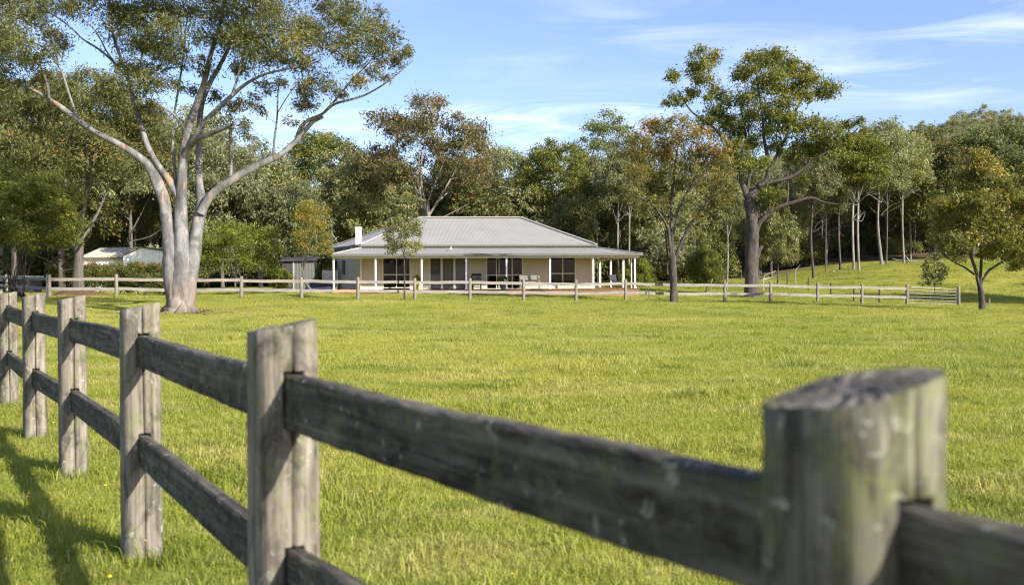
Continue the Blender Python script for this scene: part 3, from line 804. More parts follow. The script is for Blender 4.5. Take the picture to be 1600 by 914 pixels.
# --- grown trees: trunk, fork, dome of clumps
def grown(seed, H, w, cb, nb, br, leaf, tau, r0, fork=0.4, nmain=5, lean=0.0, acc=0.15, flat=0.75, depth=None, open_=0.0, shade=0.0, kx=0.012, subs=7, stems=1, droop=0.75, twig=True, dead=0):
    T = Tree(seed); rs = T.rs
    d = depth or w
    for sidx in range(stems):
        ang = rs.uniform(0, 6.28)
        off = np.array([math.cos(ang), math.sin(ang), 0]) * (0.02 * H if stems > 1 else 0)
        top = np.array([lean * H * fork, 0, H * fork]) + off * 6
        T.limb([off + (0, 0, -0.15), off * 1.2 + (0, 0, 0.03 * H), off * 2 + top * 0.5 + rs.normal(0, 0.012, 3) * H, top], [r0 * 1.6, r0 * 1.1, r0 * 0.9, r0 * 0.72], 4)
        for i in range(nmain):
            a = 6.28 * i / nmain + rs.uniform(-0.5, 0.5)
            q = rs.uniform(0.25, 0.6)
            e = np.array([lean * H * 0.8 + math.cos(a) * w * 0.5 * q, math.sin(a) * d * 0.5 * q, H * (cb + (1 - cb) * rs.uniform(0.25, 0.75))])
            if i == 0: e = np.array([lean * H * 0.8, 0, H * 0.86])
            st = top * rs.uniform(0.75, 1.0)
            mid = st + (e - st) * 0.5 + rs.normal(0, 0.03, 3) * H - np.array([0, 0, 0.03 * H])
            T.limb([st, mid, e], [r0 * 0.42, r0 * 0.27, r0 * 0.09], 4)
    cz, hz = H * (1 + cb) / 2, H * (1 - cb) / 2
    pts = []
    tries = 0
    while len(pts) < nb and tries < 6000:
        tries += 1
        v = rs.normal(0, 1, 3); v /= np.linalg.norm(v)
        if v[2] < -0.6: continue
        q = rs.uniform(0.35, 1.08) ** 0.6
        c = np.array([lean * H * 0.8 + v[0] * q * (w / 2 - br * 0.7), v[1] * q * (d / 2 - br * 0.7), cz + v[2] * q * (hz - br * 0.5)])
        if all(np.linalg.norm(c - p) > br * (0.75 + open_) for p in pts): pts.append(c)
    pts.sort(key=lambda p: p[2])
    for c in pts:
        T.join(c, k=kx)
        T.blob(c, br * rs.uniform(0.6, 1.3), leaf, tau, acc, shade, flat, subs, droop, twig=twig, sig=0.34)
    for i in range(dead):
        a = rs.uniform(0, 6.28); h0 = H * rs.uniform(cb * 0.6, cb)
        s0 = np.array([0, 0, h0]); e = s0 + np.array([math.cos(a), math.sin(a), 0.5]) * w * 0.28
        T.limb([s0, (s0 + e) / 2 + rs.normal(0, .02, 3) * H, e], [r0 * 0.25, r0 * 0.18, 0.01], 3)
    return T

# named single trees and shrubs
def single(name, px, Y, T, bark, leaf, label, cat='tree', rz=0.0, group=None):
    return plant_tree(name, T, base(px, Y), bark, leaf, label, cat, group, rz)
single('gum_tree', 122, 54, grown(51, 12.6, 10.5, 0.34, 60, 1.05, (0.22, 0.06), 1.15, 0.30, 0.27, 6, 0.03, 0.3, dead=4), 'grey_bark', 'gum_leaf',
       'leaning brown-trunked gum behind the far rail fence, left of the big gum', rz=0.4)
single('wattle_bush', 38, 46.0, grown(52, 5.9, 5.8, 0.20, 80, 0.48, (0.20, 0.034), 1.25, 0.055, 0.12, 4, 0, 0.1, stems=4, droop=-0.3), 'dark_bark', 'dark_wattle_leaf',
       'dark feathery bush with thin stems at the left edge of the paddock', 'bush')
single('wattle_bush', 375, 60, grown(53, 5.0, 5.6, 0.08, 80, 0.45, (0.20, 0.042), 0.75, 0.06, 0.15, 5, 0, 0.3, stems=3, droop=-0.5), 'grey_bark', 'wattle_leaf',
       'bright green feathery bush between the big gum and the dark shed', 'bush')
single('sapling_tree', 490, 58.5, grown(54, 6.0, 2.9, 0.20, 44, 0.36, (0.15, 0.042), 0.75, 0.06, 0.3, 4, 0, 0.5, stems=2), 'grey_bark', 'yellow_leaf',
       'yellow-leaved sapling at the left end of the house')
single('sapling_tree', 632, 50.8, grown(55, 6.1, 2.3, 0.22, 62, 0.32, (0.16, 0.06), 0.7, 0.045, 0.45, 4, 0, 0.35, kx=0.009), 'dark_bark', 'sapling_leaf',
       'young glossy-leaved sapling at the fence in front of the house')
single('sapling_tree', 1459, 70, grown(56, 3.6, 1.9, 0.06, 44, 0.28, (0.20, 0.075), 0.65, 0.04, 0.4, 4, 0, 0.25), 'grey_bark', 'sapling_leaf',
       'small grey-green sapling behind the metal gate')
single('gum_tree', 668, 86, grown(57, 16.0, 13.0, 0.34, 50, 1.05, (0.34, 0.11), 1.1, 0.30, 0.44, 7, 0.0, 0.42, open_=0.65, dead=3), 'pale_bark', 'brown_leaf',
       'tall pale-trunked gum with brown crown rising behind the roof ridge', rz=0.7)
single('shrub', 1004, 64, grown(58, 2.6, 1.3, 0.05, 22, 0.32, (0.12, 0.03), 1.6, 0.03, 0.2, 4, 0, 0.2, stems=2, droop=-0.6), 'grey_bark', 'wattle_leaf',
       'taller bright green shrub beside the right end of the verandah', 'shrub')
single('shrub', 981, 76, grown(59, 1.9, 1.6, 0.05, 18, 0.35, (0.12, 0.03), 1.6, 0.03, 0.2, 4, 0, 0.2, stems=2, droop=-0.6), 'grey_bark', 'wattle_leaf',
       'bright green shrub seen between the right verandah posts', 'shrub')
single('shrub', 434, 62, grown(60, 1.7, 1.5, 0.03, 22, 0.36, (0.12, 0.05), 1.7, 0.03, 0.2, 4, 0, 0.3, stems=2, droop=-0.2), 'grey_bark', 'wattle_leaf',
       'low lime green shrub beside the dark shed', 'shrub')
single('shrub', 1100, 74, grown(61, 3.4, 3.0, 0.04, 40, 0.5, (0.18, 0.04), 1.5, 0.05, 0.2, 4, 0, 0.2, stems=2, droop=-0.3), 'grey_bark', 'green_leaf',
       'rounded olive shrub behind the fence, right of the rusty-crowned tree', 'shrub')

# forest: a handful of grown shapes, each copied as trees of their own
FL = (0.34, 0.13)
kinds = [
 grown(101, 15, 10.0, 0.32, 90, 0.95, FL, 0.95, 0.19, 0.42, 6, 0.02, 0.18, open_=0.22, dead=4, twig=False),
 grown(102, 16, 8.5, 0.44, 62, 0.90, FL, 0.95, 0.18, 0.52, 5, -0.03, 0.2, open_=0.3, dead=5, twig=False),
 grown(103, 13, 10.0, 0.16, 105, 0.95, FL, 1.0, 0.18, 0.33, 6, 0.0, 0.2, open_=0.18, dead=3, twig=False),
 grown(104, 18, 9.5, 0.46, 48, 0.90, FL, 0.95, 0.18, 0.56, 6, 0.03, 0.2, open_=0.7, dead=5, twig=False),
 grown(105, 10, 6.8, 0.10, 74, 0.75, FL, 1.0, 0.14, 0.28, 5, 0.0, 0.22, dead=2, twig=False),
 grown(106, 15, 7.2, 0.50, 52, 0.85, FL, 0.95, 0.125, 0.58, 4, 0.02, 0.22, open_=0.25, dead=6, twig=False),
]
GW = 'trees of the wood behind the house'
GR = 'paddock trees in front of the wooded hill'
proto_tree = {}
random.seed(5)
# (kind, column, distance, height, width factor, bark, leaf, label, group)
H0 = [15, 16, 13, 18, 10, 15]
FOREST = [
 (0, 22, 82, 17.0, 1.0, 'grey_bark', None, 'broad olive gum in the wood above the dark feathery bush', GW),
 (2, 95, 86, 14.5, 1.0, 'dark_bark', 'gum_leaf', 'dense tree behind the leaning brown-trunked gum', GW),
 (0, 205, 88, 15.5, 1.0, 'grey_bark', None, 'wide-crowned gum in the wood above the white shed', GW),
 (1, 300, 90, 14.5, 0.9, 'grey_bark', None, 'tree of the wood directly behind the big gum trunk', GW),
 (2, 348, 73, 11.3, 0.9, 'grey_bark', None, 'rounded tree just right of the big gum trunk, behind the bright bush', GW),
 (2, 408, 76, 11.0, 0.95, 'pale_bark', 'sapling_leaf', 'large grey-green tree behind the bright feathery bush', GW),
 (4, 462, 72, 8.2, 0.9, 'grey_bark', None, 'smaller round tree behind the dark shed roof', GW),
 (1, 512, 98, 15.2, 1.2, 'pale_bark', 'green_leaf', 'open-crowned gum on the skyline left of the chimney', GW),
 (2, 548, 88, 12.0, 1.0, 'dark_bark', None, 'dense dark tree behind the chimney', GW),
 (2, 600, 92, 12.0, 1.0, 'dark_bark', None, 'dense dark tree left of the tall brown-crowned gum', GW),
 (0, 712, 96, 12.5, 0.95, 'pale_bark', 'gum_leaf', 'olive tree right of the tall gum behind the ridge', GW),
 (4, 752, 90, 9.6, 1.1, 'grey_bark', 'gum_leaf', 'low olive tree above the middle of the roof ridge', GW),
 (1, 790, 112, 15.0, 1.0, 'grey_bark', None, 'skyline tree above the right half of the ridge', GW),
 (4, 818, 92, 9.8, 1.1, 'grey_bark', None, 'round low tree behind the right end of the ridge', GW),
 (0, 868, 92, 13.2, 0.95, 'pale_bark', 'green_leaf', 'bright green gum above the right roof slope', GW),
 (4, 898, 82, 7.8, 0.85, 'grey_bark', 'gum_leaf', 'small round golden tree close behind the right roof slope', GW),
 (3, 950, 106, 17.6, 1.0, 'dark_bark', None, 'tall open tree with separate leaf clumps on the skyline right of the house', GW),
 (1, 925, 96, 12.5, 0.9, 'dark_bark', None, 'dark tree above the right end of the house roof', GW),
 (5, 967, 86, 11.0, 0.9, 'pale_bark', None, 'pale thin trunk seen through the right verandah, left one of two', GW),
 (5, 982, 88, 12.0, 0.9, 'pale_bark', None, 'pale thin trunk seen through the right verandah, right one of two', GW),
 (2, 1020, 92, 11.5, 0.9, 'grey_bark', None, 'bushy tree behind the rusty-crowned tree, left of its trunk', GW),
 (0, 1085, 96, 12.0, 0.9, 'grey_bark', None, 'bushy tree behind the rusty-crowned tree, right of its trunk', GW),
 (5, 1136, 80, 9.0, 0.9, 'pale_bark', None, 'thin pale tree between the rusty-crowned tree and the tall dark trunk', GR),
 (4, 1215, 84, 6.8, 0.8, 'grey_bark', 'sapling_leaf', 'low bushy tree just right of the tall dark trunk', GR),
 (2, 1205, 104, 12.0, 0.9, 'grey_bark', None, 'broad tree behind the tall dark trunk', GR),
 (1, 1271, 93, 13.0, 0.8, 'dark_bark', None, 'dark straight tree, first in the row climbing the right-hand slope', GR),
 (5, 1290, 100, 10.0, 0.8, 'grey_bark', None, 'short grey tree, second in the row climbing the right-hand slope', GR),
 (1, 1313, 98, 13.0, 0.8, 'dark_bark', None, 'dark tree just left of the twin white trunks', GR),
 (5, 1334, 96, 13.2, 1.05, 'pale_bark', 'green_leaf', 'left one of the twin white-trunked gums on the slope', GR),
 (5, 1342, 94, 12.8, 1.05, 'pale_bark', 'green_leaf', 'right one of the twin white-trunked gums on the slope', GR),
 (1, 1377, 99, 14.6, 0.9, 'pale_bark', None, 'stout pale-trunked gum right of the twin white trunks', GR),
 (5, 1385, 100, 12.0, 0.8, 'grey_bark', None, 'thin grey trunk close beside the stout pale gum', GR),
 (5, 1412, 101, 13.2, 1.0, 'pale_bark', None, 'white-trunked gum above the grey-green sapling', GR),
 (2, 1462, 108, 14.0, 1.1, 'grey_bark', 'gum_leaf', 'broad orange-tinted tree behind the grey-green sapling', GR),
 (2, 1520, 110, 14.0, 1.0, 'dark_bark', None, 'dark spreading tree behind the bushy gate tree', GR),
 (0, 1585, 106, 15.0, 1.1, 'grey_bark', None, 'large tree of the hill foot at the right edge', GR),
]
for n, (kd, px, Y, H, wf, bark, leaf, label, grp) in enumerate(FOREST):
    loc = base(px, Y); s = H / H0[kd]
    rz = random.uniform(0, 6.28)
    if kd not in proto_tree:
        r = plant_tree('wood_tree', kinds[kd], loc, bark, leaf or 'forest_leaf', label, 'tree', grp, rz)
        r.scale = (s * wf, s * wf, s)
        proto_tree[kd] = r
    else:
        copy_tree(proto_tree[kd], loc, rz, (s * wf, s * wf, s), label, grp, bark, leaf or 'forest_leaf')
# trees right of the frame: their shade lies across the far paddock
for i, (x, y, h) in enumerate(((43, 62, 12), (50, 57, 13), (58, 66, 13))):
    copy_tree(proto_tree[2], (x, y, gz(x, y)), i * 1.7, h / 13, ['shade tree nearest the paddock beyond the right edge', 'second shade tree beyond the right edge', 'farthest shade tree beyond the right edge'][i], None, 'dark_bark', 'forest_leaf')

# the far wood: one mass of trunks, crowns and undergrowth on the hill
def joined(i):
    T = kinds[i]
    a, b = T.bark_mesh('far_trunk', M['grey_bark' if i % 2 else 'pale_bark']), T.crown_mesh('far_crown', M['forest_leaf'])
    na, nb = len(a.vertices), len(b.vertices)
    V = np.empty(na * 3, np.float32); a.vertices.foreach_get('co', V); V2 = np.empty(nb * 3, np.float32); b.vertices.foreach_get('co', V2)
    fa = np.empty(len(a.loops), np.int32); a.loops.foreach_get('vertex_index', fa); fb = np.empty(len(b.loops), np.int32); b.loops.foreach_get('vertex_index', fb)
    tb_ = np.empty(len(b.polygons), np.float32); b.attributes['tint'].data.foreach_get('value', tb_)
    me = mesh_np('far_tree', np.concatenate([V, V2]).reshape(-1, 3), np.concatenate([fa, fb + na]).reshape(-1, 4), None, a.materials[0], False, np.concatenate([np.zeros(len(a.polygons)), tb_]))
    me.materials.append(M['forest_leaf'])
    mi = np.zeros(len(me.polygons), np.int32); mi[len(a.polygons):] = 1
    me.polygons.foreach_set('material_index', mi)
    bpy.data.meshes.remove(a); bpy.data.meshes.remove(b)
    return me
far_protos = [joined(i) for i in range(6)]
U = grown(120, 3.2, 3.8, 0.0, 34, 0.65, (0.30, 0.13), 1.0, 0.05, 0.15, 4, 0, 0.15, stems=2, shade=0.05, twig=False)
kinds.append(U); far_protos.append(joined(6))
rs = np.random.RandomState(77)
def edge(x):
    return 84 + 14 * float(sstep(14, 26, x)) + 8 * float(sstep(30, 55, x)) + 0 * x
pts, sc, wh = [], [], []
for y in np.arange(70, 262, 5.8):
    for x in np.arange(-0.62 * y - 12, 0.66 * y + 14, 6.0):
        xx, yy = x + rs.uniform(-2.3, 2.3), y + rs.uniform(-2.3, 2.3)
        if yy < edge(xx) + rs.uniform(6, 10): continue
        if yy > 150 and xx < 10 and rs.rand() < 0.4: continue
        k = rs.choice([0, 1, 2, 3, 5], p=[.24, .17, .26, .17, .16])
        an_ = 800 + FPX * xx / yy
        cut = 0.62 if yy < 125 else 0.70
        h = rs.uniform(0.80, 1.06) * (cut if 430 < an_ < 1120 else 0.80 if 1120 <= an_ < 1480 else 0.92)
        pts.append((xx, yy, gz(xx, yy) - 0.1)); sc.append(h); wh.append(k)
for i in range(1500):
    y = rs.uniform(70, 150); x = rs.uniform(-0.62 * y - 8, 0.64 * y + 8)
    lo_ = 2 if x < 22 else 13
    if y < edge(x) + rs.uniform(lo_, lo_ + 14): continue
    if y > edge(x) + 30 and rs.rand() < 0.5: continue
    pts.append((x, y, gz(x, y) - 0.1)); sc.append(rs.uniform(0.5, 1.5 if x < 22 else 1.1)); wh.append(6)
scatter('far_wood', pts, rs.uniform(0, 6.28, len(pts)), sc, wh, far_protos, None, 'far eucalypt wood covering the hill behind the paddock', 'wood')

exec_after = []
# ------------------------------------------------------------------ the house
FL_ = at(521, 452, 60.5); FR_ = at(995, 452, 63.0)
HANG = math.atan2(FR_.y - FL_.y, FR_.x - FL_.x)
HZ = 0.35
house = empty('farm_house', (FL_.x, FL_.y, HZ), HANG)
tag(house, 'low cream weatherboard farmhouse with grey hipped roof and white-posted verandah', 'house')
Uv, Vv = Vector((math.cos(HANG), math.sin(HANG))), Vector((-math.sin(HANG), math.cos(HANG)))
def hu(px, v):
    """length along the front for a picture column, at depth v behind the verandah edge"""
    d = ray(px, 430); d = Vector((d.x, d.y))
    A = Vector((FL_.x, FL_.y)) + Vv * v
    det = Uv.x * -d.y - Uv.y * -d.x
    return ((-A.x) * -d.y - (-A.y) * -d.x) / det
LEN = (Vector((FR_.x, FR_.y)) - Vector((FL_.x, FL_.y))).length
DECK, EAVE, MEAVE, RIDGE = 0.81 - HZ, 2.97 - HZ, 3.60 - HZ, 5.56 - HZ
VW = 2.2      # front wall
MB().box(-0.05, LEN + 0.15, -0.02, 12.0, DECK - 0.16, DECK - 0.035).build('deck_frame', M['deck'], house)
n = 16
for i in range(n):      # deck boards run along the front
    a = -0.10 + i * (VW + 0.05) / n
    MB().box(-0.08, LEN + 0.18, a, a + (VW + 0.05) / n - 0.008, DECK - 0.035, DECK).build('deck_board', M['deck'], house)
MB().box(16.4, LEN + 0.18, VW - 0.04, 12.0, DECK - 0.034, DECK - 0.001).build('side_deck', M['deck'], house)
skirt = MB()
skirt.box(-0.05, LEN + 0.15, 0.06, 0.09, -0.2, DECK - 0.165)
skirt.build('deck_skirt', M['deck'], house)

# weatherboards, lapped: each board leans out 18 mm
def boards(mb, p0, p1, z0, z1, holes=(), bh=0.19):
    p0, p1 = Vector(p0), Vector(p1)
    d = (p1 - p0); L = d.length; d /= L
    nrm = Vector((d.y, -d.x))
    z = z0
    while z < z1 - 1e-4:
        zt = min(z + bh, z1)
        cuts = [(0, L)]
        for (a, b, h0, h1) in holes:
            if h0 < zt - 0.01 and h1 > z + 0.01:
                nc = []
                for (c0, c1) in cuts:
                    if a > c0: nc.append((c0, min(a, c1)))
                    if b < c1: nc.append((max(b, c0), c1))
                cuts = [q for q in nc if q[1] - q[0] > 0.005]
        for (c0, c1) in cuts:
            q0, q1 = p0 + d * c0, p0 + d * c1
            o0, o1 = nrm * 0.040, nrm * 0.002
            vs = [(*(q0 + o0), z), (*(q1 + o0), z), (*(q1 + o1), zt), (*(q0 + o1), zt), (*q0, z), (*q1, z)]
            mb.add(vs, [(0, 1, 2, 3), (4, 5, 1, 0)])
        z = zt
UL, UR = hu(564, VW), hu(925, VW)
OPEN = {}
def opening(key, x0, x1, z0, z1): OPEN[key] = (hu(x0, VW), hu(x1, VW), z0, z1)
ZT = 2.05 + DECK
opening('w1', 599, 640, DECK + 0.14, ZT); opening('door', 672.5, 727.5, DECK + 0.02, ZT)
opening('slide', 761, 815.5, DECK + 0.03, ZT); opening('w2', 860.5, 898, DECK + 0.34, ZT)
mb = MB()
boards(mb, (UL, VW), (UR, VW), DECK - 0.02, MEAVE - 0.02, [(a - UL, b - UL, c, d) for (a, b, c, d) in OPEN.values()])
boards(mb, (0.0, 7.0), (UL, VW), DECK - 0.3, MEAVE - 0.02)
boards(mb, (UR, VW), (UR, 10.2), DECK - 0.02, MEAVE - 0.02)
boards(mb, (UR, 10.2), (0.0, 10.2), DECK - 0.02, MEAVE - 0.02)
boards(mb, (0.0, 10.2), (0.0, 7.0), DECK - 0.3, MEAVE - 0.02)
mb.build('wall', M['wall'], house)
for (x, y) in ((UL, VW), (UR, VW)):
    MB().box(x - 0.06, x + 0.06, y - 0.045, y + 0.05, DECK, MEAVE - 0.03).build('corner_board', M['trim'], house)
# dark rooms behind the openings (floor, ceiling, back wall)
mb = MB().box(UL + 0.1, UR - 0.1, VW + 0.05, VW + 3.6, DECK - 0.01, DECK + 2.5)
mb.f = [tuple(reversed(f)) for i, f in enumerate(mb.f) if i != 2]; mb.sm = mb.sm[:-1]
mb.build('room', M['room'], house)

def sash(key, xs, zs, name='window', curtains=(), split_mats=None):
    """frame round an opening with bars at the fractions xs (upright) and zs (level); a pane in each field"""
    a, b, z0, z1 = OPEN[key]
    root = MB()
    y0, y1, w = VW - 0.05, VW + 0.06, 0.055
    root.box(a - w, b + w, y0, y1, z1, z1 + w).box(a - w, b + w, y0 - 0.02, y1, z0 - 0.04, z0)
    root.box(a - w, a, y0, y1, z0, z1).box(b, b + w, y0, y1, z0, z1)
    o = root.build(name, M['trim'], house)
    ux = [a] + [a + (b - a) * f for f in xs] + [b]
    uz = [z0] + [z0 + (z1 - z0) * f for f in zs] + [z1]
    fr = MB()
    for q in ux[1:-1]: fr.box(q - 0.028, q + 0.028, VW - 0.025, VW + 0.03, z0, z1)
    for q in uz[1:-1]:
        for i in range(len(ux) - 1):
            fr.box(ux[i] + 0.028, ux[i + 1] - 0.028, VW - 0.022, VW + 0.027, q - 0.028, q + 0.028)
    if fr.v: fr.build('frame', M['frame'], o)
    for i in range(len(ux) - 1):
        for j in range(len(uz) - 1):
            MB().box(ux[i], ux[i + 1], VW, VW + 0.006, uz[j], uz[j + 1]).build('pane', M['glass'], o)
    for (c0, c1) in curtains:
        cm = MB(); k = 40
        vs, fs = [], []
        for q in range(k + 1):
            u = a + (b - a) * (c0 + (c1 - c0) * q / k)
            y = VW + 0.16 + 0.03 * math.sin(q * 1.25)
            vs += [(u, y, z0 + 0.03), (u, y, z1 - 0.02)]
            if q: fs.append((2 * q - 2, 2 * q, 2 * q + 1, 2 * q - 1))
        cm.add(vs, fs, True)
        cm.build('curtain', M['curtain'], o)
    return o
sash('w1', [0.5], [0.42], curtains=[(0.02, 0.12), (0.88, 0.98)])
sash('w2', [0.5], [0.36], curtains=[(0.66, 0.99), (0.0, 0.06)])
sash('slide', [0.27, 0.34, 0.72], [0.42], 'sliding_door', curtains=[(0.74, 0.99)])
# entry: dark door, two screens
a, b, z0, z1 = OPEN['door']
e = [hu(x, VW) for x in (672.5, 688.5, 691.5, 708.5, 711.5, 727.5)]
dr = MB().box(e[0], e[1], VW - 0.01, VW + 0.03, z0, z1).build('door', M['door_dark'], house)
MB().box(e[0] + 0.03, e[1] - 0.03, VW - 0.022, VW - 0.011, z0 + 0.82, z0 + 0.90).build('mid_rail', M['screen_grey'], dr)
MB().box(e[0] + 0.05, e[1] - 0.05, VW - 0.02, VW - 0.011, z0 + 0.06, z0 + 0.80).build('kick_panel', M['screen_grey'], dr)
MB().tube([((e[0] + e[1]) / 2, VW - 0.02, z0 + 1.32), ((e[0] + e[1]) / 2, VW - 0.045, z0 + 1.32)], 0.05, 12).build('knocker', M['steel'], dr)
MB().box(e[2], e[3], VW + 0.02, VW + 0.05, z0, z1).build('screen', M['screen_brown'], house)
MB().box(e[4], e[5], VW + 0.02, VW + 0.05, z0, z1).build('screen', M['screen_grey'], house)
for q in (1, 3): MB().box(e[q], e[q + 1], VW - 0.05, VW + 0.06, z0, z1).build('door_frame', M['trim'], house)
MB().box(e[0] - 0.06, e[5] + 0.06, VW - 0.05, VW + 0.06, z1, z1 + 0.06).build('door_head', M['trim'], house)
MB().box(e[0] - 0.06, e[0], VW - 0.05, VW + 0.06, z0, z1).build('door_frame', M['trim'], house)
# meter box on the shaded side wall
sd = (Vector((UL, VW)) - Vector((0, 7.0))).normalized(); nn = Vector((sd.y, -sd.x))
q = Vector((0, 7.0)) + sd * 1.6
MB().beam((*(q + nn * 0.08), DECK + 1.0), (*(q + nn * 0.08), DECK + 1.9), 0.35, 0.12, (nn.x, nn.y, 0)).build('meter_box', M['shed_grey'], house)

# corrugated sheets: every rib runs from eave to hip or ridge
def sheet(mb, e0, e1, t0, t1, pitch=0.085, amp=0.0045):
    e0, e1, t0, t1 = map(Vector, (e0, e1, t0, t1))
    d = e1 - e0; L = d.length; d /= L
    up = (t0 - e0); up = (up - d * up.dot(d)); 
    nrm = d.cross(up).normalized()
    if nrm.z < 0: nrm = -nrm
    upn = up.normalized(); V_ = up.length
    a0, a1 = (t0 - e0).dot(d), (t1 - e0).dot(d)
    def vmax(u):
        m = V_
        if a0 > 1e-6 and u < a0: m = V_ * u / a0
        if a1 < L - 1e-6 and u > a1: m = V_ * (L - u) / (L - a1)
        return m
    def ulo(v, u): return u
    n = int(L / pitch * 6)
    vs, fs = [], []
    lo, hi = min(0, a0), max(L, a1)
    for i in range(n + 1):
        u = L * i / n
        off = nrm * (amp * math.sin(u / pitch * 2 * math.pi))
        # flared ends: rib leans with the plan where the top is wider than the eave
        vs += [e0 + d * u + off, e0 + d * u + upn * max(vmax(u), 0.001) + off]
        if i: fs.append((2 * i - 2, 2 * i, 2 * i + 1, 2 * i - 1))
    mb.add(vs, fs, True)
A_ = Vector((UL - 0.06, 1.8, MEAVE)); Rr = Vector((hu(932, 1.8), 1.8, MEAVE))
B_ = Vector((-1.04, 9.7, MEAVE)); Cr = Vector((Rr.x, 9.7, MEAVE))
R0 = Vector((hu(658, 5.75), 5.75, RIDGE)); R1 = Vector((hu(814, 5.75), 5.75, RIDGE))
rf = MB()
sheet(rf, A_, Rr, R0, R1); sheet(rf, Rr, Cr, R1, R1); sheet(rf, Cr, B_, R1, R0); sheet(rf, B_, A_, R0, R0)
roof = rf.build('roof', M['roof'], house)
for (p, q) in ((R0, R1), (A_, R0), (Rr, R1), (B_, R0), (Cr, R1)):
    MB().beam(p + Vector((0, 0, 0.035)), q + Vector((0, 0, 0.035)), 0.26, 0.05).build('ridge_cap', M['roof_trim'], roof)
# main gutter and band over the verandah roof
def gutter_run(p, q, name='gutter', mat='gutter', h=0.13, w=0.11, drop=0.05):
    p, q = Vector(p), Vector(q)
    MB().beam(p - Vector((0, 0, drop)), q - Vector((0, 0, drop)), w, h).build(name, M[mat], house)
gutter_run(A_ + Vector((0, -.05, 0)), Rr + Vector((0, -.05, 0)), h=0.10); gutter_run(B_ + Vector((-.05, 0, 0)), A_ + Vector((-.05, .02, 0)), h=0.2, drop=0.09)
gutter_run(Rr + Vector((.05, 0, 0)), Cr + Vector((.05, 0, 0)), h=0.10)
MB().add([A_ + Vector((.02, .02, -.06)), Rr + Vector((-.02, .02, -.06)), Cr + Vector((-.02, -.02, -.06)), B_ + Vector((.03, -.02, -.06))], [(0, 1, 2, 3)]).build('soffit', M['soffit'], house)
# verandah roof: front and right side, hipped at the corner
V0 = Vector((-0.15, -0.18, EAVE)); V1 = Vector((LEN + 0.28, -0.18, EAVE)); V2 = Vector((LEN + 0.28, 11.6, EAVE))
vt = MEAVE - 0.16
T0, T1, T2 = Vector((A_.x + 0.1, 1.95, vt)), Vector((Rr.x - 0.1, 1.95, vt)), Vector((Rr.x - 0.1, 11.6, vt))
vr = MB(); sheet(vr, V0, V1, T0, T1); sheet(vr, V1, V2, T1, T2)
vroof = vr.build('verandah_roof', M['roof'], house)
MB().beam(V1 + Vector((0, 0, .03)), T1 + Vector((0, 0, .03)), 0.22, 0.04).build('hip_cap', M['roof_trim'], vroof)
MB().beam(V0 + Vector((.03, 0, .03)), T0 + Vector((.03, 0, .03)), 0.20, 0.05).build('hip_cap', M['roof_trim'], vroof)
MB().add([V0, T0, Vector((T0.x, 2.2, vt)), Vector((V0.x + .1, 1.2, EAVE))], [(0, 1, 2, 3)]).build('gable_sheet', M['roof'], vroof)
MB().beam((A_.x + .1, 1.90, vt + 0.06), (Rr.x - .1, 1.90, vt + 0.06), 0.05, 0.12).build('flashing', M['roof_trim'], house)
gutter_run(V0 + Vector((0, -.06, 0)), V1 + Vector((0.06, -.06, 0)), h=0.14); gutter_run(V1 + Vector((.06, .06, 0)), V2 + Vector((.06, 0, 0)), h=0.14)
MB().box(-0.05, LEN + 0.16, -0.02, 0.05, EAVE - 0.25, EAVE - 0.115).build('verandah_beam', M['trim'], house)
MB().box(LEN + 0.09, LEN + 0.16, 0.055, 11.5, EAVE - 0.25, EAVE - 0.115).build('verandah_beam', M['trim'], house)
mb = MB().add([V0 + Vector((0.15, 0.15, -.03)), V1 + Vector((-.1, .15, -.03)), T1 + Vector((0, 0.2, -.12)), T0 + Vector((0, .2, -.12))], [(0, 1, 2, 3)])
mb.add([V1 + Vector((-.1, .15, -.03)), V2 + Vector((-.1, 0, -.03)), T2 + Vector((-.1, 0, -.12)), T1 + Vector((0, .2, -.12))], [(0, 1, 2, 3)])
mb.build('verandah_ceiling', M['soffit'], house)
for x in (521.5, 587, 659, 728.5, 791.5, 859.5, 927, 992):
    u = hu(x, 0.05)
    p = MB().box(u - 0.048, u + 0.048, 0.007, 0.103, DECK + 0.004, EAVE - 0.12).build('verandah_post', M['white'], house)
    MB().box(u - 0.075, u + 0.075, -0.02, 0.13, DECK + 0.003, DECK + 0.09).build('post_shoe', M['white'], p)
for v in (3.6, 7.2, 10.6):
    MB().box(LEN - 0.01, LEN + 0.11, v, v + 0.12, DECK + 0.004, EAVE - 0.12).build('verandah_post', M['white'], house)
u = hu(986.5, 0.6)
MB().tube([(u, .62, DECK), (u, .62, EAVE - .6), (u - 0.03, .45, EAVE - .2)], 0.045, 8).build('downpipe', M['white'], house)
# chimney
cu, cv_ = hu(561, 3.2), 3.2
cz = at(561, 378, 63.7).z - HZ; ct = at(561, 355, 63.7).z - HZ
ch = MB().box(cu - .19, cu + .19, cv_ - .19, cv_ + .19, cz - 0.3, ct).build('chimney', M['white'], roof)
MB().box(cu - .215, cu + .215, cv_ - .215, cv_ + .215, ct - 0.10, ct - 0.02).build('chimney_cap', M['white'], roof)
MB().tube([(A_.x - .5, 3.2, MEAVE - .02), (A_.x - .62, 3.1, EAVE + .35), (A_.x - .75, 2.2, EAVE + .1)], 0.04, 7).build('downpipe', M['white'], house)
MB().tube([(hu(704, 1.0), 0.6, EAVE + 0.33), (hu(704, 1.0), .6, EAVE + 0.45)], 0.07, 10).build('roof_vent', M['white'], vroof)

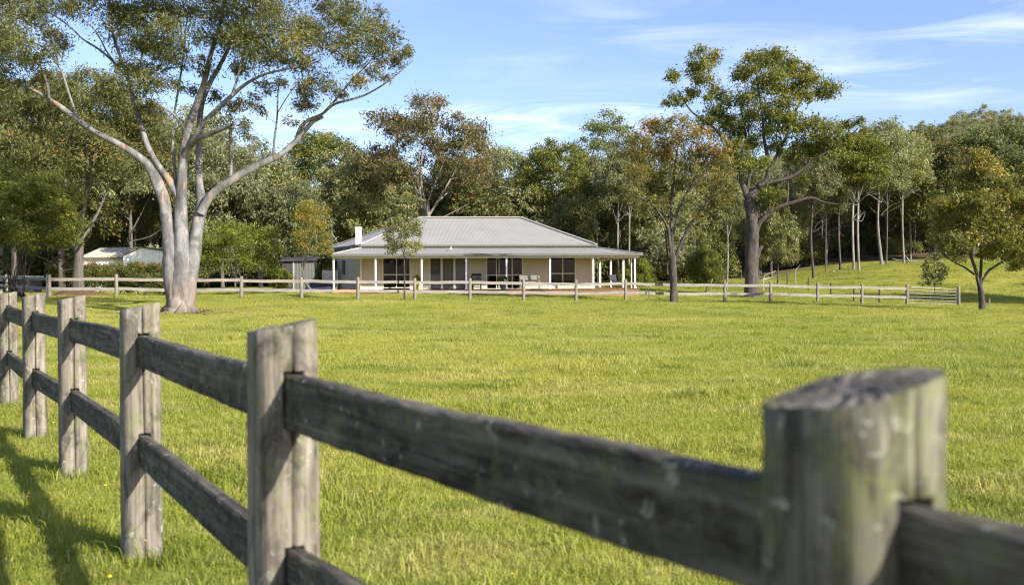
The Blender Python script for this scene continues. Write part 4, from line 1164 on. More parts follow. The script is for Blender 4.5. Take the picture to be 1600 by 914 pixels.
# TV aerial at the left end of the roof
pa = at(519, 395, 66.0)
an = empty('television_aerial', (pa.x, pa.y, HZ)); tag(an, 'thin television aerial mast with crossbar at the left roof corner', 'aerial')
zt = at(519, 340, 66).z - HZ
MB().tube([(0, 0, 0), (0, 0, zt)], 0.022, 8).build('mast', M['steel'], an)
MB().tube([(-.82, 0, zt - .08), (.12, 0, zt - .08)], 0.02, 8).build('boom', M['steel'], an)
for i in range(9):
    x = -.78 + i * .1
    MB().tube([(x, -.22 - .02 * i, zt - .08), (x, .22 + .02 * i, zt - .08)], 0.008, 5).build('element', M['steel'], an)
MB().tube([(0, 0, zt - 1.05), (.42, .05, zt - 1.75)], 0.015, 6).build('stay', M['steel'], an)

# things on the verandah
def hw(u, v, z): return Vector((FL_.x, FL_.y, HZ)) + Vector((*(Uv * u + Vv * v), z))
bq = empty('barbecue', hw(hu(744.5, 1.5), 1.5, DECK), HANG); tag(bq, 'black hooded barbecue on the verandah left of the sliding door', 'barbecue')
mb = MB(); prof = [(-.22, .78), (-.22, .95), (-.12, 1.08), (.05, 1.12), (.2, 1.02), (.22, .78)]
vs = [(s * .30, y, z * .88) for s in (-1, 1) for (y, z) in prof]; k = len(prof)
mb.add(vs, [tuple(range(k)), tuple(reversed(range(k, 2 * k)))] + [(i + 1, i, k + i, k + i + 1) for i in range(k - 1)] + [(0, k - 1, 2 * k - 1, k)])
hd = mb.build('hood', M['black'], bq); MB().tube([(-.2, -.27, .78), (.2, -.27, .78)], .014, 8).build('handle', M['steel'], hd)
MB().box(-.30, .30, -.24, .24, .58, .68).build('firebox', M['black'], bq)
for sx in (-1, 1):
    MB().box(sx * .33, sx * .52, -.2, .2, .64, .67).build('side_shelf', M['black'], bq) if False else MB().box(min(sx * .31, sx * .46), max(sx * .31, sx * .46), -.2, .2, .64, .67).build('side_shelf', M['black'], bq)
    for sy in (-1, 1): MB().box(sx * .27 - .02, sx * .27 + .02, sy * .2 - .02, sy * .2 + .02, 0, .58).build('leg', M['black'], bq)
MB().box(-.27, .27, -.2, .2, .12, .15).build('shelf', M['black'], bq)
bn = empty('garden_bench', hw(hu(828, 1.0), 1.0, DECK), HANG); tag(bn, 'pale slatted bench on the verandah between the sliding door and right window', 'bench')
for i in range(3): MB().box(-.66, .66, .25 + .02 * i, .275 + .02 * i, .56 + i * .1, .64 + i * .1).build('back_slat', M['pale_rail'], bn)
for i in range(4): MB().box(-.66, .66, -.22 + i * .115, -.12 + i * .115, .42, .445).build('seat_slat', M['pale_rail'], bn)
for sx in (-1, 1):
    MB().box(sx * .6 - .03, sx * .6 + .03, -.22, -.16, 0, .42).build('leg', M['pale_rail'], bn)
    MB().box(sx * .6 - .03, sx * .6 + .03, .20, .25, 0, .84).build('leg', M['pale_rail'], bn)
    MB().box(sx * .6 - .035, sx * .6 + .035, -.24, .2, .60, .635).build('arm_rest', M['pale_rail'], bn)
def potted(px, v, potm, leafm, seed, h, label, flowers=False):
    root = empty('potted_plant', hw(hu(px, v), v, DECK)); tag(root, label, 'plant')
    mb = MB(); n = 16; pr = [(.12, 0), (.17, .28), (.185, .30), (.185, .34), (.16, .34), (.15, .28)]
    vs = [(r * math.cos(6.2832 * k / n), r * math.sin(6.2832 * k / n), z) for (r, z) in pr for k in range(n)]
    mb.add(vs, [(i * n + k, i * n + (k + 1) % n, (i + 1) * n + (k + 1) % n, (i + 1) * n + k) for i in range(len(pr) - 1) for k in range(n)] + [tuple(range(5 * n, 6 * n))])
    mb.build('pot', M[potm], root)
    T = grown(seed, h, .55, .0, 12, .16, (.09, .028), 1.4, .012, .2, 4, 0, .2, stems=2, droop=-.6)
    for nm, me in (('stems', T.bark_mesh('stems', M['grey_bark'])), ('foliage', T.crown_mesh('foliage', M[leafm]))): link(nm, me, root, (0, 0, .3))
    if flowers:
        r2 = random.Random(seed)
        for i in range(9):
            a, q = r2.uniform(0, 6.28), r2.uniform(.05, .25)
            c = Vector((q * math.cos(a), q * math.sin(a) - .05, .3 + r2.uniform(.4, .95) * h))
            fm = MB()
            for k in range(5):
                b0, b1 = k * 1.2566, (k + .8) * 1.2566
                fm.add([c, c + Vector((math.cos(b0), -.5, math.sin(b0))) * .05, c + Vector((math.cos((b0 + b1) / 2), -.4, math.sin((b0 + b1) / 2))) * .07, c + Vector((math.cos(b1), -.5, math.sin(b1))) * .05], [(0, 1, 2, 3)])
            fm.build('flower', M['flower_white'], root)
potted(786, -.35, 'shed_grey', 'hedge_leaf', 201, .55, 'white-flowered pot plant at the verandah edge by the sliding door', True)
potted(653, 0.5, 'terracotta', 'yellow_leaf', 202, .55, 'yellow-green plant in a mustard pot left of the dark front door')
ch_ = empty('camp_chair', hw(hu(961, 3.0), 3.0, DECK), HANG + .4); tag(ch_, 'dark folding chair on the right side verandah', 'chair')
MB().beam((-.24, 0, .42), (.24, 0, .42), .44, .03).build('seat', M['navy'], ch_)
MB().beam((-.24, .24, .66), (.24, .24, .66), .03, .42).build('backrest', M['navy'], ch_)
for sx in (-1, 1):
    for (y0, y1) in ((-.22, .22), (.22, -.22)): MB().tube([(sx * .25, y0, 0), (sx * .25, y1, .44)], .013, 6).build('leg', M['dark_metal'], ch_)
    MB().tube([(sx * .25, .22, .42), (sx * .25, .26, .88)], .013, 6).build('back_upright', M['dark_metal'], ch_)
# cream slatted screen left of the house, navy bundle before it
sc_p = at(516, 450, 66.5)
scn = empty('slatted_screen', (sc_p.x, sc_p.y, gz(sc_p.x, sc_p.y)), HANG); tag(scn, 'cream slatted screen with dark top rail at the left end of the house', 'screen')
for i in range(9): MB().box(-.42, .42, 0, .02, .35 + i * .125, .46 + i * .125).build('slat', M['trim'], scn)
MB().box(-.5, .5, -.02, .04, 1.48, 1.56).build('top_rail', M['gutter'], scn)
for x in (-.47, .47): MB().box(x - .035, x + .035, -.02, .04, 0, 1.48).build('post', M['trim'], scn)
nb_p = at(503, 452, 63)
nbm = MB(); n = 10; vs, fs = [], []
rr = random.Random(4)
for i in range(n + 1):
    for j in range(7):
        x = -.75 + 1.5 * i / n; a = math.pi * j / 6
        vs.append((x, -.45 * math.cos(a), (.10 + .5 * math.sin(a) ** .7) * (1 + rr.uniform(-.12, .12)) if 0 < j < 6 else 0))
for i in range(n):
    for j in range(6): fs.append((i * 7 + j, i * 7 + j + 1, i * 7 + 8 + j, i * 7 + 7 + j))
fs += [tuple(range(7)), tuple(reversed(range(n * 7, n * 7 + 7)))]
nbm.add(vs, fs, True)
o = nbm.build('tarpaulin_bundle', M['navy'], None, (nb_p.x, nb_p.y, gz(nb_p.x, nb_p.y))); tag(o, 'low navy tarpaulin bundle on the grass left of the verandah', 'bundle')

# ------------------------------------------------------------------ sheds
def ribbed(mb, p0, p1, z0a, z0b, z1a, z1b, pitch=0.25, amp=0.025):
    p0, p1 = Vector(p0), Vector(p1); d = p1 - p0; L = d.length; d /= L; nr = Vector((d.y, -d.x))
    n = int(L / pitch) * 4; vs, fs = [], []
    for i in range(n + 1):
        f = i / n; o = nr * (amp if i % 4 in (0, 1) else 0)
        q = p0 + d * L * f + o
        vs += [(*q, z0a + (z0b - z0a) * f), (*q, z1a + (z1b - z1a) * f)]
        if i: fs.append((2 * i - 2, 2 * i, 2 * i + 1, 2 * i - 1))
    mb.add(vs, fs)
Ys = 76
def sx(px, Y=Ys): return at(px, 430, Y).x
def szz(py, px, Y=Ys): return at(px, py, Y).z
# cream-roofed shed
b0 = Vector((sx(126), Ys, gz(sx(126), Ys)))
sh = empty('cream_shed', b0); tag(sh, 'low white-walled shed with ribbed cream roof behind the hedge', 'shed')
x1, x2 = sx(178) - b0.x, sx(200) - b0.x
ze, zr = szz(403, 150) - b0.z, szz(386, 150) - b0.z
mb = MB(); ribbed(mb, (0.05, 0), (x1, 0), 0, 0, ze, ze); mb.build('front_wall', M['shed_white'], sh)
mb = MB(); ribbed(mb, (x1, 0), (x2, 0), 0, 0, ze, ze, .5, .01); mb.build('side_wall', M['shed_cream'], sh)
for i in range(11):
    f0, f1 = i / 11, (i + 1) / 11
    xa, xb = -.1 + (x1 + .35) * f0, -.1 + (x1 + .35) * f1 - 0.02
    mb = MB(); mb.add([(xa, -.2, ze), (xb, -.2, ze), (xb + .25, 3.2, zr), (xa + .25, 3.2, zr), (xa, -.2, ze + .03), (xb, -.2, ze + .03), (xb + .25, 3.2, zr + .03), (xa + .25, 3.2, zr + .03)], [(0, 3, 2, 1), (4, 5, 6, 7), (0, 1, 5, 4), (1, 2, 6, 5), (3, 0, 4, 7)])
    mb.tube([(xb, -.2, ze + .05), (xb + .25, 3.2, zr + .05)], .03, 6)
    mb.build('roof_sheet', M['shed_cream'] if i % 3 else M['roof_trim'], sh)
MB().beam((-.1, -.22, ze - .03), (x2, -.22, ze - .03), .1, .12).build('gutter', M['shed_grey'], sh)
MB().add([(x1 + .25, -.1, ze + .04), (x2 + .6, -.1, ze + .04), (x2 + .8, 3.2, zr - .1), (x1 + .5, 3.2, zr - .1)], [(0, 1, 2, 3)]).build('lean_to_roof', M['shed_cream'], sh)
# white gable shed
b1 = Vector((sx(201), Ys - 1.0, gz(sx(201), Ys)))
gs = empty('white_shed', b1); tag(gs, 'white ribbed-steel gabled shed half hidden by the big gum trunk', 'shed')
xa, xm, xc = 0, sx(229) - b1.x, sx(292) - b1.x
za, zm, zc = szz(401, 201) - b1.z, szz(388, 229) - b1.z, szz(398, 290) - b1.z
mb = MB(); ribbed(mb, (xa, 0), (xm, 0), 0, 0, za, zm); ribbed(mb, (xm, 0), (xc, 0), 0, 0, zm, zc); mb.build('wall', M['shed_white'], gs)
for (p, q, r_, s_) in ((xa - .1, za - .03, xm, zm + .02), (xm, zm + .02, xc + .1, zc)):
    MB().add([(p, -.15, q), (r_, -.15, s_), (r_, 6, s_), (p, 6, q), (p, -.15, q + .05), (r_, -.15, s_ + .05), (r_, 6, s_ + .05), (p, 6, q + .05)], [(0, 3, 2, 1), (4, 5, 6, 7), (0, 1, 5, 4), (2, 3, 7, 6), (1, 2, 6, 5), (3, 0, 4, 7)]).build('roof_slope', M['shed_grey'], gs)
# dark shed left of the house
bd = at(441, 452, 66); bd.z = gz(bd.x, bd.y)
ds = empty('dark_shed', bd, 0.12); tag(ds, 'small dark steel shed with grey side wall left of the house', 'shed')
w1 = (458.5 - 441) * 66 / FPX; w2 = (492 - 441) * 66 / FPX
zd = at(445, 408, 66).z - bd.z
MB().box(0, w1, 0, .04, 0, zd).build('door', M['shed_dark'], ds)
mb = MB(); ribbed(mb, (w1, 0), (w2, .0), 0, 0, zd + .05, zd - .05, .2, .012); mb.build('side_wall', M['gutter'], ds)
MB().box(w1 - .04, w1 + .04, -.04, .02, 0, zd + .06).build('corner_post', M['roof_trim'], ds)
MB().box(.02, w2, .05, 2.6, 0, zd - .1).build('body', M['shed_dark'], ds)
MB().add([(-.2, -.2, zd - .03), (w2 + .1, -.2, zd + .02), (w2 + .1, 2.7, zd + .3), (-.2, 2.7, zd + .25), (-.2, -.2, zd + .02), (w2 + .1, -.2, zd + .07), (w2 + .1, 2.7, zd + .35), (-.2, 2.7, zd + .3)],
         [(0, 3, 2, 1), (4, 5, 6, 7), (0, 1, 5, 4), (1, 2, 6, 5), (2, 3, 7, 6), (3, 0, 4, 7)]).build('roof', M['shed_dark'], ds)
# open machinery shelter at the left edge
bo = at(-40, 452, 60); bo.z = gz(bo.x, bo.y)
os_ = empty('open_shelter', bo, 0.0); tag(os_, 'low dark open shelter with pale roof edge behind the feathery bush', 'shelter')
zo = at(0, 434, 60).z - bo.z; wo = (30 + 40) * 60 / FPX
MB().box(-.2, wo + .1, -.2, 3, zo, zo + .12).build('roof', M['roof_trim'], os_)
MB().box(-.1, wo, 2.8, 2.9, 0, zo).build('back_wall', M['shed_dark'], os_)
MB().box(wo - .1, wo - .02, .1, 2.8, 0, zo).build('side_wall', M['shed_dark'], os_)
for i in range(3): MB().box(-.1, wo - .9, -.02, .02, .18 + i * .27, .26 + i * .27).build('rail', M['trim'], os_)
for x in (0, wo - .9, wo - .08): MB().box(x - .04, x + .04, -.06, -.021, 0, zo).build('post', M['shed_dark'], os_)

# hedge with red tips in front of the sheds: four shrubs that have grown together, still told apart by height
for i, (px, Y, h, w, lab) in enumerate(((150, 57, 2.0, 2.3, 'leafy hedge shrub with purple-red tips right of the leaning gum trunk'), (186, 57.5, 1.6, 2.1, 'low hedge shrub in the middle of the row before the sheds'),
                                    (222, 57, 2.15, 2.3, 'tallest hedge shrub with reddish top in front of the white shed'), (256, 57.5, 1.75, 2.0, 'hedge shrub with red tips next to the big gum trunk'))):
    single('hedge_shrub', px, Y, grown(300 + i, h, w, 0.0, 34, .36, (.10, .045), 1.7, .03, .15, 4, 0, .45, stems=3, droop=-.2), 'grey_bark', 'hedge_leaf', lab, 'shrub', i * 1.1, 'hedge shrubs before the sheds')

# ------------------------------------------------------------------ near post-and-rail fence
nf = empty('near_fence', (-0.66, 2.99, 0)); tag(nf, 'weathered grey post-and-rail timber fence running past the camera', 'fence')
POSTS = [(1.72, -0.80), (0.43, 1.27), (-0.684, 2.99), (-1.92, 5.18), (-3.217, 7.34), (-4.30, 9.03), (-5.72, 11.40), (-7.0, 13.6)]
PH = [1.30, 1.29, 1.295, 1.30, 1.31, 1.31, 1.30, 1.3]
NORG = Vector((-0.66, 2.99, 0))
def near_post(i, x, y, h):
    rs = np.random.RandomState(500 + i)
    nseg, rings = 56, 34
    dprev = Vector(POSTS[max(i - 1, 0)]) - Vector(POSTS[min(i + 1, len(POSTS) - 1)])
    fa = math.atan2(dprev.y, dprev.x)        # towards the next post on the camera side
    ph = rs.uniform(0, 6.28, 4)
    half = [0.012 + i * (2 * math.pi - 0.13) / (nseg - 4) for i in range(nseg - 3)]
    ANG = [fa - 0.050, fa - 0.030, fa + 0.030] + [fa + 0.05 + i * (2 * math.pi - 0.10) / (nseg - 3) for i in range(nseg - 3)]
    V, F = [], []
    zb = -0.25
    tl = rs.uniform(0.18, 0.26)
    for k in range(rings + 1):
        f = k / rings
        for s_ in range(nseg):
            a = ANG[s_]
            r = 0.0985 * (1 + 0.02 * math.sin(2 * a + ph[0]) + 0.012 * math.sin(5 * a + ph[1] + f * 2) + 0.008 * math.sin(9 * a + ph[2] - f * 3)) * (1.03 - 0.05 * f)
            r += rs.normal(0, 0.0009)
            ca_, sa_ = abs(math.cos(a - fa)), abs(math.sin(a - fa))
            r *= 0.97 * (ca_ ** 3.4 + sa_ ** 3.4) ** (-1 / 3.4)
            wob = 0.05 * math.sin(f * 7 + ph[3])
            if s_ in (1, 2): r -= 0.05          # long drying crack
            if s_ < 4: a += wob * 0.6
            X, Y_ = r * math.cos(a), r * math.sin(a)
            top = h + tl * X * 0.9 + 0.12 * tl * Y_ 
            V.append((X, Y_, zb + (top - zb) * f))
        if k:
            for s_ in range(nseg):
                F.append(((k - 1) * nseg + s_, (k - 1) * nseg + (s_ + 1) % nseg, k * nseg + (s_ + 1) % nseg, k * nseg + s_))
    # worn top: rings shrinking to the middle
    last = rings * nseg; nb_ = len(V)
    for q, ff in enumerate((0.97, 0.7, 0.35)):
        for s_ in range(nseg):
            v = V[last + s_]
            V.append((v[0] * ff, v[1] * ff, h + tl * v[0] * ff * 0.9 + 0.12 * tl * v[1] * ff + rs.normal(0, 0.0022)))
        a0 = last if q == 0 else nb_ + (q - 1) * nseg; b0_ = nb_ + q * nseg
        for s_ in range(nseg): F.append((a0 + s_, a0 + (s_ + 1) % nseg, b0_ + (s_ + 1) % nseg, b0_ + s_))
    F.append(tuple(nb_ + 2 * nseg + s_ for s_ in range(nseg)))
    F.append(tuple(reversed(range(nseg))))
    me = bpy.data.meshes.new('post'); me.from_pydata(V, [], F); me.materials.append(M['dark_mossy_post_wood' if i == 1 else 'post_wood']); me.materials.append(M['end_grain'])
    me.polygons.foreach_set('material_index', [0] * (rings * nseg) + [1] * (len(F) - rings * nseg))
    me.polygons.foreach_set('use_smooth', [True] * (rings * nseg) + [False] * (len(F) - rings * nseg)); me.update()
    o = link('post', me, nf, (x - NORG.x, y - NORG.y, 0.0))
    # mortises: slots cut right through for the rails
    cm = MB()
    for zc_ in (1.078, 0.568):
        cm.beam(Vector((math.cos(fa), math.sin(fa), 0)) * 0.2 + Vector((0, 0, zc_ + .006)), Vector((math.cos(fa), math.sin(fa), 0)) * -0.2 + Vector((0, 0, zc_ + .006)), 0.057, 0.164)
    co = cm.build('cutter', None, None, o.location + NORG)
    md = o.modifiers.new('mortise', 'BOOLEAN'); md.object = co; md.operation = 'DIFFERENCE'; md.solver = 'EXACT'
    return o, co
pp = [near_post(i, x, y, PH[i]) for i, (x, y) in enumerate(POSTS)]
bpy.context.view_layer.update()
dg = bpy.context.evaluated_depsgraph_get()
for o, co in pp:
    m2_ = bpy.data.meshes.new_from_object(o.evaluated_get(dg))
    o.modifiers.clear()
    if len(m2_.polygons) > 500: o.data = m2_
for o, co in pp:
    bpy.data.objects.remove(co)
def near_rail(a, b, za, zb, th, ht, seed):
    """split-sawn rail with uneven edges; local X along the rail"""
    rs = np.random.RandomState(seed)
    a, b = Vector((*a, za)), Vector((*b, zb))
    d = b - a; L = d.length
    n = 46
    prof = []
    c = 0.007
    for (y, z) in ((-.5, -.5), (.5, -.5), (.5, .5), (-.5, .5)): 
        sy, sz = (1 if y > 0 else -1), (1 if z > 0 else -1)
        pa = [(y * th - sy * c, z * ht), (y * th, z * ht - sz * c)]
        if (sy > 0) != (sz > 0): prof += pa if sz < 0 else pa
        else: prof += pa[::-1] if sz < 0 else pa[::-1]
    prof = sorted(prof, key=lambda p: math.atan2(p[1] / ht, p[0] / th))
    k = len(prof)
    V, F = [], []
    w1_ = rs.normal(0, 1, 6)
    for i in range(n + 1):
        t_ = i / n
        bow = 0.006 * w1_[0] * math.sin(math.pi * t_)
        ww = 1 + 0.012 * math.sin(t_ * 7 + w1_[1]) + 0.005 * math.sin(t_ * 17 + w1_[2])
        up = 0.0015 * math.sin(t_ * 11 + w1_[3]) + 0.001 * math.sin(t_ * 31 + w1_[4])
        for (y, z) in prof:
            V.append((L * t_, y + rs.normal(0, .0008), z * ww + (up if z > 0 else -up * .6) + bow + rs.normal(0, .0008)))
        if i:
            for j in range(k): F.append(((i - 1) * k + j, (i - 1) * k + (j + 1) % k, i * k + (j + 1) % k, i * k + j))
    F += [tuple(reversed(range(k))), tuple(range(n * k, n * k + k))]
    me = bpy.data.meshes.new('rail'); me.from_pydata(V, [], F); me.materials.append(M['rail_wood']); me.update()
    o = link('rail', me, nf, a - NORG)
    o.rotation_euler = d.to_track_quat('X', 'Z').to_euler()
for i in range(len(POSTS) - 1):
    for j, z in enumerate((1.078, 0.568)):
        q = Vector(POSTS[i + 1]) - Vector(POSTS[i]); q.normalize()
        a = Vector(POSTS[i]) + q * 0.035; b = Vector(POSTS[i + 1]) - q * 0.035
        near_rail(a, b, z, z, 0.055, 0.158, 600 + i * 2 + j)

# ------------------------------------------------------------------ far post-and-rail fence with gate
ff = empty('paddock_fence', base(182, 48.5)); tag(ff, 'pale two-rail timber fence across the far side of the paddock', 'fence')
FO = base(182, 48.5)
PX = [182, 280, 377, 471, 559, 648, 734, 818, 900, 977, 1053.5, 1132, 1204, 1277, 1346.5, 1417]
PB = [471, 469, 468.5, 470, 470, 470, 470, 471, 472, 473, 473, 473.5, 474, 475, 477, 480]
L0, L1 = at(182, 471, 48.5), at(1417, 480, 56.8)
def line_pt(px):
    d = ray(px, 455); sx_, sy_ = d.x / d.y, 1
    ax, ay, bx, by = L0.x, L0.y, L1.x - L0.x, L1.y - L0.y
    t_ = (sx_ * ay - ax) / (bx - sx_ * by)
    return Vector((ax + bx * t_, ay + by * t_, 0))
fp = []
for px in PX:
    p = line_pt(px); p.z = gz(p.x, p.y); fp.append(p)
lp = base(77, 48.0); fp = [lp] + fp
pm = MB(); 
n = 14; prof = [(.088, -.2), (.086, .5), (.084, 1.135), (.07, 1.155)]
vs = [(r * math.cos(6.2832 * k / n), r * math.sin(6.2832 * k / n), z) for (r, z) in prof for k in range(n)]
pm.add(vs, [(i * n + k, i * n + (k + 1) % n, (i + 1) * n + (k + 1) % n, (i + 1) * n + k) for i in range(3) for k in range(n)], True); pm.add([vs[3 * n + k] for k in range(n)], [tuple(range(n))])
po = pm.build('post', M['pale_post'], ff, fp[0] - FO)
rq = random.Random(9)
for p in fp[1:]:
    o = link('post', po.data, ff, p - FO); o.rotation_euler = (rq.uniform(-.015, .015), rq.uniform(-.015, .015), rq.uniform(0, 6)); o.scale = (1, 1, rq.uniform(.98, 1.03))
gp = line_pt(1498); gp.z = gz(gp.x, gp.y)
link('post', po.data, ff, gp - FO)
def rail(a, b, za, zb, parent, org, mat='pale_rail', h=.145, w=.045, name='rail'):
    A, B = a + Vector((0, 0, za)), b + Vector((0, 0, zb)); d = B - A
    mb = MB(); L = d.length; k = 5; vs, fs = [], []
    for i in range(k + 1):
        x = L * i / k; s_ = .012 * math.sin(i * 2.1 + L * 7) * (0 < i < k)
        vs += [(x, -w / 2, -h / 2 + s_), (x, w / 2, -h / 2 + s_), (x, w / 2, h / 2 + s_), (x, -w / 2, h / 2 + s_)]
        if i: fs += [((i - 1) * 4 + j, (i - 1) * 4 + (j + 1) % 4, i * 4 + (j + 1) % 4, i * 4 + j) for j in range(4)]
    fs += [(3, 2, 1, 0), (k * 4, k * 4 + 1, k * 4 + 2, k * 4 + 3)]
    mb.add(vs, fs)
    o = mb.build(name, M[mat], parent, A - org); o.rotation_euler = d.to_track_quat('X', 'Z').to_euler()
    return o
M['red_rail'] = timber('red_rail', 0, (0.36, 0.20, 0.13), (0.50, 0.29, 0.19), (0.58, 0.37, 0.26), bump=0.3, blotch=0.2)
for i in range(len(fp) - 1):
    d = (fp[i + 1] - fp[i]); d.z = 0; q = d.normalized() * .05; f_ = Vector((d.y, -d.x, 0)).normalized() * 0.02
    for j, z in enumerate((.95, .48)):
        a_, b_ = fp[i] + q + f_, fp[i + 1] - q + f_
        if j == 1 and i == 4:      # the repaired, reddish half rail by the house corner
            mid = a_ + (b_ - a_) * .55
            rail(a_, mid - q * .1, z, z, ff, FO); rail(mid, b_, z, z, ff, FO, 'red_rail', .15)
        else: rail(a_, b_, z + rq.uniform(-.02, .02), z + rq.uniform(-.02, .02), ff, FO)
# two more bays turning away at the left end
e1, e2 = base(10, 57), base(-70, 66)
for a_, b_ in ((lp, e1), (e1, e2)):
    for z in (.95, .48): rail(a_ + Vector((0, .1, 0)), b_, z, z, ff, FO)
link('post', po.data, ff, e1 - FO)
o = MB().tube([(0, 0, -.2), (0, 0, 1.18)], .03, 10).build('steel_post', M['steel'], ff, base(73, 47.6) - FO)
# gate
g0, g1 = line_pt(1417), line_pt(1498); g0.z = gz(g0.x, g0.y); g1.z = gz(g1.x, g1.y)
gd = (g1 - g0); gd.z = 0; GLn = gd.length; ga = math.atan2(gd.y, gd.x)
gate = empty('farm_gate', g0 + gd.normalized() * .13, ga); tag(gate, 'galvanised tube farm gate at the right end of the paddock fence', 'gate')
gw = GLn - .26; dz = g1.z - g0.z
zt0, zt1, zb0 = 1.06, 0.98 + dz, .12
MB().tube([(0, 0, zb0), (0, 0, zt0 - .14), (.04, 0, zt0 - .04), (.16, 0, zt0), (gw * .5, 0, (zt0 + zt1) / 2 + .01), (gw, 0, zt1), (gw, 0, zb0 + dz)], .022, 10).build('frame', M['steel'], gate)
for f_ in (.02, .22, .42, .62, .82): MB().tube([(0, 0, zb0 + f_ * (zt0 - zb0)), (gw, 0, zb0 + dz + f_ * (zt1 - zb0 - dz))], .010, 8).build('bar', M['steel'], gate)
for f_ in (.17, .44, .70): MB().tube([(gw * f_, 0, zb0 + dz * f_), (gw * f_, 0, zt0 + (zt1 - zt0) * f_)], .011, 8).build('brace', M['steel'], gate)
# dark-posted wire fence running away behind
wf = empty('wire_fence', base(1374, 60)); tag(wf, 'wire fence with thin dark posts behind the pale rail fence', 'fence')
WO = base(1374, 60); wp = [base(px, Y) for px, Y in ((1374, 60), (1334, 66), (1298, 73), (1263, 80), (1230, 87), (1186, 95), (1158, 100))]
pw = MB().tube([(0, 0, -.15), (.01, 0, .5), (0, .01, 1.05)], [.065, .06, .055], 8).build('post', M['dark_post'], wf, wp[0] - WO)
for p in wp[1:]: link('post', pw.data, wf, p - WO)
for i in range(len(wp) - 1):
    for z in (.3, .62, .95): MB().tube([wp[i] + Vector((0, 0, z)) - WO, wp[i + 1] + Vector((0, 0, z)) - WO], .006, 4).build('wire', M['dark_metal'], wf)
# star picket with slack wires by the rusty tree
sp_ = base(1014, 53.6); tr_ = base(1052, 53.2); te = base(1078, 53.0)
pk = empty('star_picket', sp_); tag(pk, 'thin dark steel picket with slack wires left of the rusty-crowned tree', 'post')
MB().box(-.02, .02, -.02, .02, -.2, .85).build('stake', M['dark_metal'], pk)
for (z0_, z1_) in ((.72, .66), (.38, .16)):
    d = tr_ - sp_; MB().tube([(0, 0, z0_), d * .5 + Vector((0, 0, (z0_ + z1_) / 2 - .05)), d + Vector((-.1, -.3, z1_))], .01, 5).build('wire', M['dark_metal'], pk)
# dead crooked stumps by the low bushy tree
def crook(name, pts, r, label):
    b_ = base(*pts[0][:2]); P_ = []
    for (px, Y, py) in pts:
        p = at(px, py, Y); P_.append(p - b_)
    P_[0].z = -0.05
    MBx = Tree(900 + int(pts[0][0])); MBx.limb([tuple(p) for p in P_], [r * (1 - .8 * i / len(P_)) for i in range(len(P_))], 5)
    o = link(name, MBx.bark_mesh(name, M['dead_wood']), None, b_); tag(o, label, 'dead wood'); return o
crook('dead_limb', [(1193, 78, 446), (1193, 78, 434), (1198, 78, 429), (1206, 78, 426), (1212, 78.4, 423)], .055, 'bent dead limb arching left of the low bushy tree')
crook('dead_limb', [(1243, 86, 436), (1243, 86, 424), (1246, 86, 419), (1250, 86, 414)], .05, 'pale broken stake-like dead trunk in the paddock right of the low bushy tree')
crook('dead_limb', [(1110, 70, 452), (1111, 70, 445), (1113, 70, 436)], .045, 'thin leaning dead stump under the rounded olive shrub')
o = MB().tube([(0, 0, -.1), (.01, 0, .5)], .03, 7).build('stake', M['dead_wood'], None, base(1546, 56)); tag(o, 'short pale stake in the grass right of the gate tree', 'stake')
# mulch mound round the leaning gum
mm_ = base(122, 54); mb = MB(); vs, fs = [(0, 0, .42)], []
rr = random.Random(8); n = 26
for i, (r_, z_) in enumerate(((.5, .38), (.9, .2), (1.5, -.06))):
    for k in range(n):
        a = 6.2832 * k / n; q = r_ * (1 + rr.uniform(-.15, .15)); vs.append((q * math.cos(a) * 1.2, q * math.sin(a), z_ + rr.uniform(-.04, .04) * (i < 2)))
fs += [(0, 1 + k, 1 + (k + 1) % n) for k in range(n)]
for i in range(2): fs += [(1 + i * n + k, 1 + (i + 1) * n + k, 1 + (i + 1) * n + (k + 1) % n, 1 + i * n + (k + 1) % n) for k in range(n)]
mb.add(vs, fs, True); o = mb.build('mulch_mound', M['mulch'], None, mm_); tag(o, 'brown mulch mound at the foot of the leaning gum', 'mound')

# ------------------------------------------------------------------ grass
def tuft(seed, nbl, rad, h0, h1, w, seg2=True):
    rs = np.random.RandomState(seed)
    V, F4, F3, T = [], [], [], []
    T3 = []
    for i in range(nbl):
        a = rs.uniform(0, 6.28); q = rad * math.sqrt(rs.rand())
        x, y = q * math.cos(a), q * math.sin(a)
        h = rs.uniform(h0, h1); la = rs.uniform(0, 6.28); ln = h * rs.uniform(0.25, 1.3)
        sa = rs.uniform(0, 6.28); sx_, sy_ = math.cos(sa) * w / 2, math.sin(sa) * w / 2
        mx_, my_ = x + math.cos(la) * ln * .35, y + math.sin(la) * ln * .35
        tx, ty = x + math.cos(la) * ln, y + math.sin(la) * ln
        b_ = len(V); tv = rs.rand()
        if seg2:
            V += [(x - sx_, y - sy_, -.01), (x + sx_, y + sy_, -.01), (mx_ + sx_ * .8, my_ + sy_ * .8, h * .6), (mx_ - sx_ * .8, my_ - sy_ * .8, h * .6), (tx, ty, h * (1 - .25 * ln / h))]
            F4.append((b_, b_ + 1, b_ + 2, b_ + 3)); F3.append((b_ + 3, b_ + 2, b_ + 4)); T.append(tv); T3.append(tv)
        else:
            V += [(x - sx_, y - sy_, -.01), (x + sx_, y + sy_, -.01), (tx, ty, h)]
            F3.append((b_, b_ + 1, b_ + 2)); T3.append(tv)
    return mesh_np('grass_tuft', np.array(V), np.array(F4) if F4 else None, np.array(F3), M['grass'], False, np.array(T + T3))
nearp = [tuft(700 + i, 60, .17, .022, .062, .0047) for i in range(5)] + [tuft(710, 40, .13, .06, .14, .006)]
midp = [tuft(720 + i, 150, .40, .025, .065, .011, False) for i in range(5)] + [tuft(730, 80, .25, .06, .14, .014, False)]
